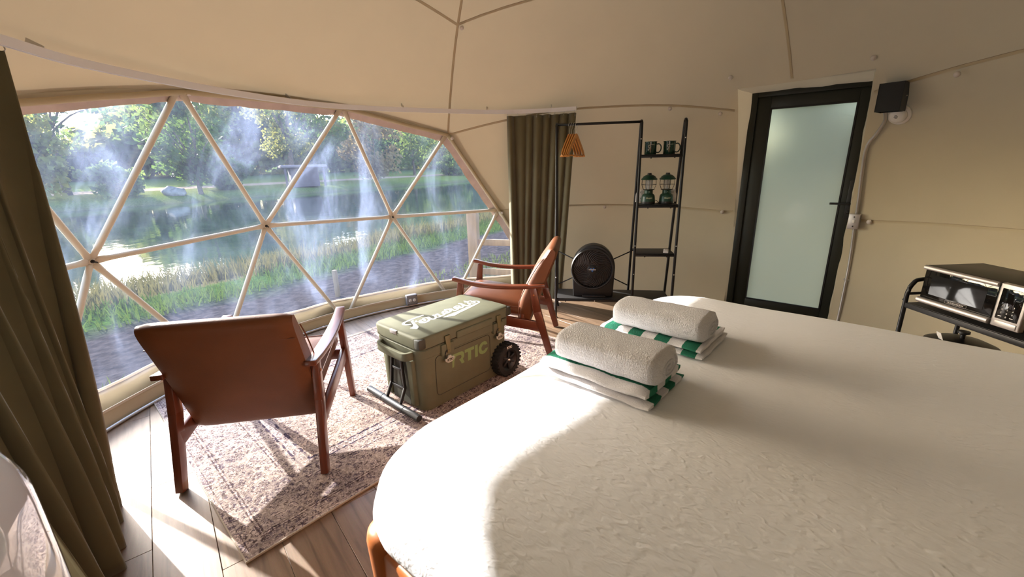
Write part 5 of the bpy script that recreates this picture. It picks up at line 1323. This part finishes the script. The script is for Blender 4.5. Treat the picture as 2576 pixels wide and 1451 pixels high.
blades('bank_reeds', 'tall tan and green reeds along the pond edge', 26000, (8.6, 12.9), (-14, 34), .20, .52, .015, ((.085, .075, .03), (.11, .10, .04), (.05, .06, .018)), 5, .25)
blades('near_grass', 'thin dry grass between the dome and the path', 9000, (3.0, 4.9), (-6, 16), .05, .15, .009, ((.06, .08, .02), (.08, .11, .03), (.085, .08, .035)), 8)

# trees on the far bank
def leaf_mats():
    out_ = []
    for k, (a, t_) in enumerate((((.055, .085, .030), (.12, .20, .04)), ((.085, .12, .035), (.2, .28, .06)), ((.14, .145, .045), (.32, .32, .08)), ((.040, .065, .035), (.08, .14, .05)), ((.17, .13, .07), (.3, .22, .09)))):
        out_.append(mat('foliage_%s' % 'abcde'[k], a, .7, spec=.2, noise_scale=.5, noise_amt=.45, translucent=(.4, t_)))
    return out_
LM = leaf_mats()
def tree(name, label, a, b, h, rad, mi, seed, trunk_h, sparse=1.0, lean=0.0):
    rr = random.Random(seed); p = PN * a + PT * b; z0 = ground_z(p.x, p.y) - .1; root = thing(name, label, 'tree', (p.x, p.y, z0), rr.random() * 6, 'trees across the pond')
    s = MB(); tp_ = [Vector((0, 0, 0)), Vector((lean * .2, 0, trunk_h * .5)), Vector((lean * .6, rr.gauss(0, .2), trunk_h)), Vector((lean, rr.gauss(0, .4), h * .75))]
    pp = catmull(tp_, 4); s.tube(pp, .26 * h / 12, 7, scales=[1.15 - .85 * i / (len(pp) - 1) for i in range(len(pp))]); tr = s.build('trunk', M_BARK, root, smooth=True)
    for k in range(5):
        an = rr.random() * 6.28; st = Vector((lean * .6, 0, trunk_h * (.8 + .3 * rr.random()))); e = Vector((math.cos(an) * rad * .75, math.sin(an) * rad * .75, trunk_h + (h - trunk_h) * (.3 + .5 * rr.random())))
        s = MB(); s.tube(catmull([st, st.lerp(e, .5) + Vector((0, 0, .5)), e], 3), .10 * h / 12, 5, scales=[1, .9, .8, .7, .55, .4, .3][:7]); s.build('branch', M_BARK, root, smooth=True)
    vs, fs = [], []; nb = 26
    blobs = []
    for k in range(nb):
        an = rr.random() * 6.28; q = rr.random() ** .6; zz = trunk_h * .75 + (h - trunk_h * .75) * rr.random(); prof_ = math.sin(PI * min(.97, max(.12, (zz - trunk_h * .6) / (h - trunk_h * .6 + .6)))) ** .6
        blobs.append((Vector((math.cos(an) * rad * q * prof_ + lean * .8, math.sin(an) * rad * q * prof_, zz)), rad * (.26 + .22 * rr.random())))
    nl = int(2600 * sparse)
    for k in range(nl):
        c_, r_ = blobs[rr.randrange(nb)]; d = Vector((rr.gauss(0, 1), rr.gauss(0, 1), rr.gauss(0, 1))).normalized() * r_ * rr.random() ** .35; d.z *= .75
        A = c_ + d; n1 = Vector((rr.gauss(0, 1), rr.gauss(0, 1), rr.gauss(0, 1))).normalized(); n2 = n1.orthogonal().normalized(); n3 = n1.cross(n2); sz = .16 + .22 * rr.random(); kk = len(vs)
        vs += [A + n2 * sz, A + n3 * sz * .6, A - n2 * sz, A - n3 * sz * .6]; fs.append((kk, kk + 1, kk + 2, kk + 3))
    me = bpy.data.meshes.new('foliage'); me.from_pydata([tuple(v) for v in vs], [], fs); me.materials.append(LM[mi]); o = bpy.data.objects.new('foliage', me); COL.objects.link(o); o.parent = root; o['kind'] = 'stuff'
    return root
TREES = []
TL = [('broad_tree', 'broad dark green tree with a thick trunk on the far bank', 51.5, 21.5, 10.5, 4.2, 0, 11, 2.6, 1.5, 0),
      ('spreading_tree', 'rounded brown leaved tree right of the far hut', 51.8, 45.5, 9.5, 4.6, 4, 12, 2.0, .9, .4),
      ('pale_sycamore', 'tall pale leaved tree rising behind the far hut', 62, 38.5, 19, 5.0, 2, 13, 6, 1.0, .3),
      ('bare_tree', 'thin half bare tree against the bright sky at the left', 56, 6.5, 15, 5.0, 4, 14, 5, .35, .5),
      ('bare_tree', 'second half bare tree left of the broad dark tree', 58, 13.0, 15, 5.0, 3, 15, 5, .5, -.4),
      ('willow_tree', 'yellow green willow at the left end of the far bank', 53, 9.5, 7.0, 3.6, 2, 16, 1.6, 1.2, 0),
      ('green_tree', 'mid green tree behind the broad dark tree', 66, 27.0, 16, 5.5, 1, 17, 4, 1.4, 0),
      ('green_tree', 'dark green tree between hut and brown tree', 66, 44.0, 18, 6.5, 0, 18, 4, 1.4, 0),
      ('green_tree', 'dense dark tree behind the brown leaved tree', 68, 58.0, 19, 7.0, 3, 19, 4, 1.5, 0),
      ('green_tree', 'yellowish tree right of the brown leaved tree', 64, 66.0, 14, 6.0, 1, 20, 3, 1.2, 0),
      ('green_tree', 'olive tree near the right end of the window', 68, 80.0, 18, 7.0, 2, 21, 4, 1.3, 0),
      ('green_tree', 'last green tree beside the right window edge', 66, 96.0, 17, 8.0, 0, 22, 4, 1.3, 0),
      ('green_tree', 'tall blue green tree left of the pale sycamore', 72, 32.0, 20, 6.5, 3, 23, 4, 1.3, 0),
      ('green_tree', 'leafy tree between the two half bare trees', 72, 14.0, 10, 5.0, 1, 24, 2.5, 1.0, 0),
      ('yard_tree', 'green tree standing behind the frosted door', -5.0, 17.5, 9, 3.6, 1, 41, 1.6, 1.2, 0),
      ('yard_tree', 'second green tree behind the frosted door', -9.0, 15.0, 9, 3.6, 0, 42, 1.6, 1.2, 0),
      ('yard_tree', 'third green tree behind the frosted door', -1.0, 21.0, 9, 3.6, 3, 43, 1.6, 1.2, 0),
      ('shrub_tree', 'low bush on the far bank left of the broad tree', 52.5, 15.5, 3.2, 2.4, 1, 25, .6, .7, 0),
      ('shrub_tree', 'low bush on the far bank right of the broad tree', 54, 25.5, 3.0, 2.4, 0, 26, .6, .7, 0),
      ('shrub_tree', 'low bright bush near the right end of the far bank', 57, 70.0, 3.4, 3.4, 1, 27, .6, .8, 0)]
for (nm, lb, a, b, h, rad, mi, seed, th_, sp_, ln) in TL: tree(nm, lb, a, b, h, rad, mi, seed, th_, sp_, ln)
# far woodland edge, one mass too dense to count
def woodland(n, seed):
    rr = random.Random(seed); vs, fs, mi = [], [], []
    for _ in range(n):
        b = -25 + 170 * rr.random(); a = 84 + 14 * rr.random(); p = PN * a + PT * b; top = 13 + 6 * noise.noise(Vector((b * .09, a * .05, 2))); top *= .40 if b < 24 else .62 if b < 28 else 1.0
        zz = .3 + top * rr.random() ** .8; A = Vector((p.x, p.y, ground_z(p.x, p.y) + zz)); n1 = Vector((rr.gauss(0, 1), rr.gauss(0, 1), rr.gauss(0, 1))).normalized(); n2 = n1.orthogonal().normalized(); n3 = n1.cross(n2); sz = .45 + .6 * rr.random(); k = len(vs)
        vs += [A + n2 * sz, A + n3 * sz * .7, A - n2 * sz, A - n3 * sz * .7]; fs.append((k, k + 1, k + 2, k + 3)); mi.append(int(2.5 + 2.4 * noise.noise(Vector((b * .12, zz * .12, 7)))) % 4)
    me = bpy.data.meshes.new('woodland_edge'); me.from_pydata([tuple(v) for v in vs], [], fs)
    for q in LM[:4]: me.materials.append(q)
    me.polygons.foreach_set('material_index', mi)
    o = bpy.data.objects.new('woodland_edge', me); COL.objects.link(o); tag(o, 'dense woodland closing off the view behind the trees', 'woodland', kind='stuff')
woodland(42000, 31)
# hut, rocks, posts
def at(a, b, dz=0): p = PN * a + PT * b; return (p.x, p.y, ground_z(p.x, p.y) + dz)
hut = thing('timber_hut', 'small dark hut with flat roof on the far bank', 'hut', at(52.5, 34.0), R(32))
s = MB(); s.box((-1.6, -1.5, 0), (1.6, 1.5, 2.3)); s.build('wall', M_HUT, hut)
s = MB(); s.box((-2.6, -2.2, 2.3), (2.6, 2.2, 2.65)); s.build('roof', M_HUTROOF, hut, bevel=.15)
for x in (-2.2, 2.2):
    s = MB(); s.box((x - .12, -1.9, 0), (x + .12, -1.66, 2.3)); s.build('post', M_HUT, hut)
for a, b, sc_, lb in ((52, 19.3, .8, 'pale boulder left of the broad dark tree'), (57.5, 87, 2.0, 'large grey boulder at the right end of the far bank'), (57.0, 82.5, 1.2, 'smaller grey boulder beside the large one')):
    s = MB()
    def rfn(u, v):
        th__, ph = 2 * PI * u, PI * v; d = Vector((math.cos(th__) * math.sin(ph), math.sin(th__) * math.sin(ph), math.cos(ph))); r = sc_ * (1 + .35 * noise.noise(d * 1.6 + Vector((a, b, 0)))); return (d.x * r * 1.5, d.y * r, d.z * r * .7 + .3 * sc_)
    s.grid(rfn, 16, 10, closed_u=True); o = s.build('boulder', M_ROCK, None, smooth=True); o.location = at(a, b); tag(o, lb, 'rock', 'boulders on the far bank')
def post(name, label, x, y, z1, r, material, cat='post'):
    z = ground_z(x, y) - .05; t = thing(name, label, cat, (x, y, z), R(-15))
    s = MB(); s.box((-r, -r, 0), (r, r, z1 - z)); s.build('shaft', material, t, bevel=.006); return t
pt_ = post('timber_post', 'fresh square timber post just outside the window', -.545, 6.2, .79, .072, M_POSTWOOD)
for z, zz in ((.80, .0), (1.32 - .55, .0)):
    pass
for dz in (.28, .72):
    s = MB(); s.box((.07, -.019, dz), (2.6, .019, dz + .09)); s.build('rail', M_POSTWOOD, pt_, bevel=.004)
post('fence_post', 'thin weathered post standing on the path edge', -2.60, 6.05, .0, .028, M_FENCEPOST)
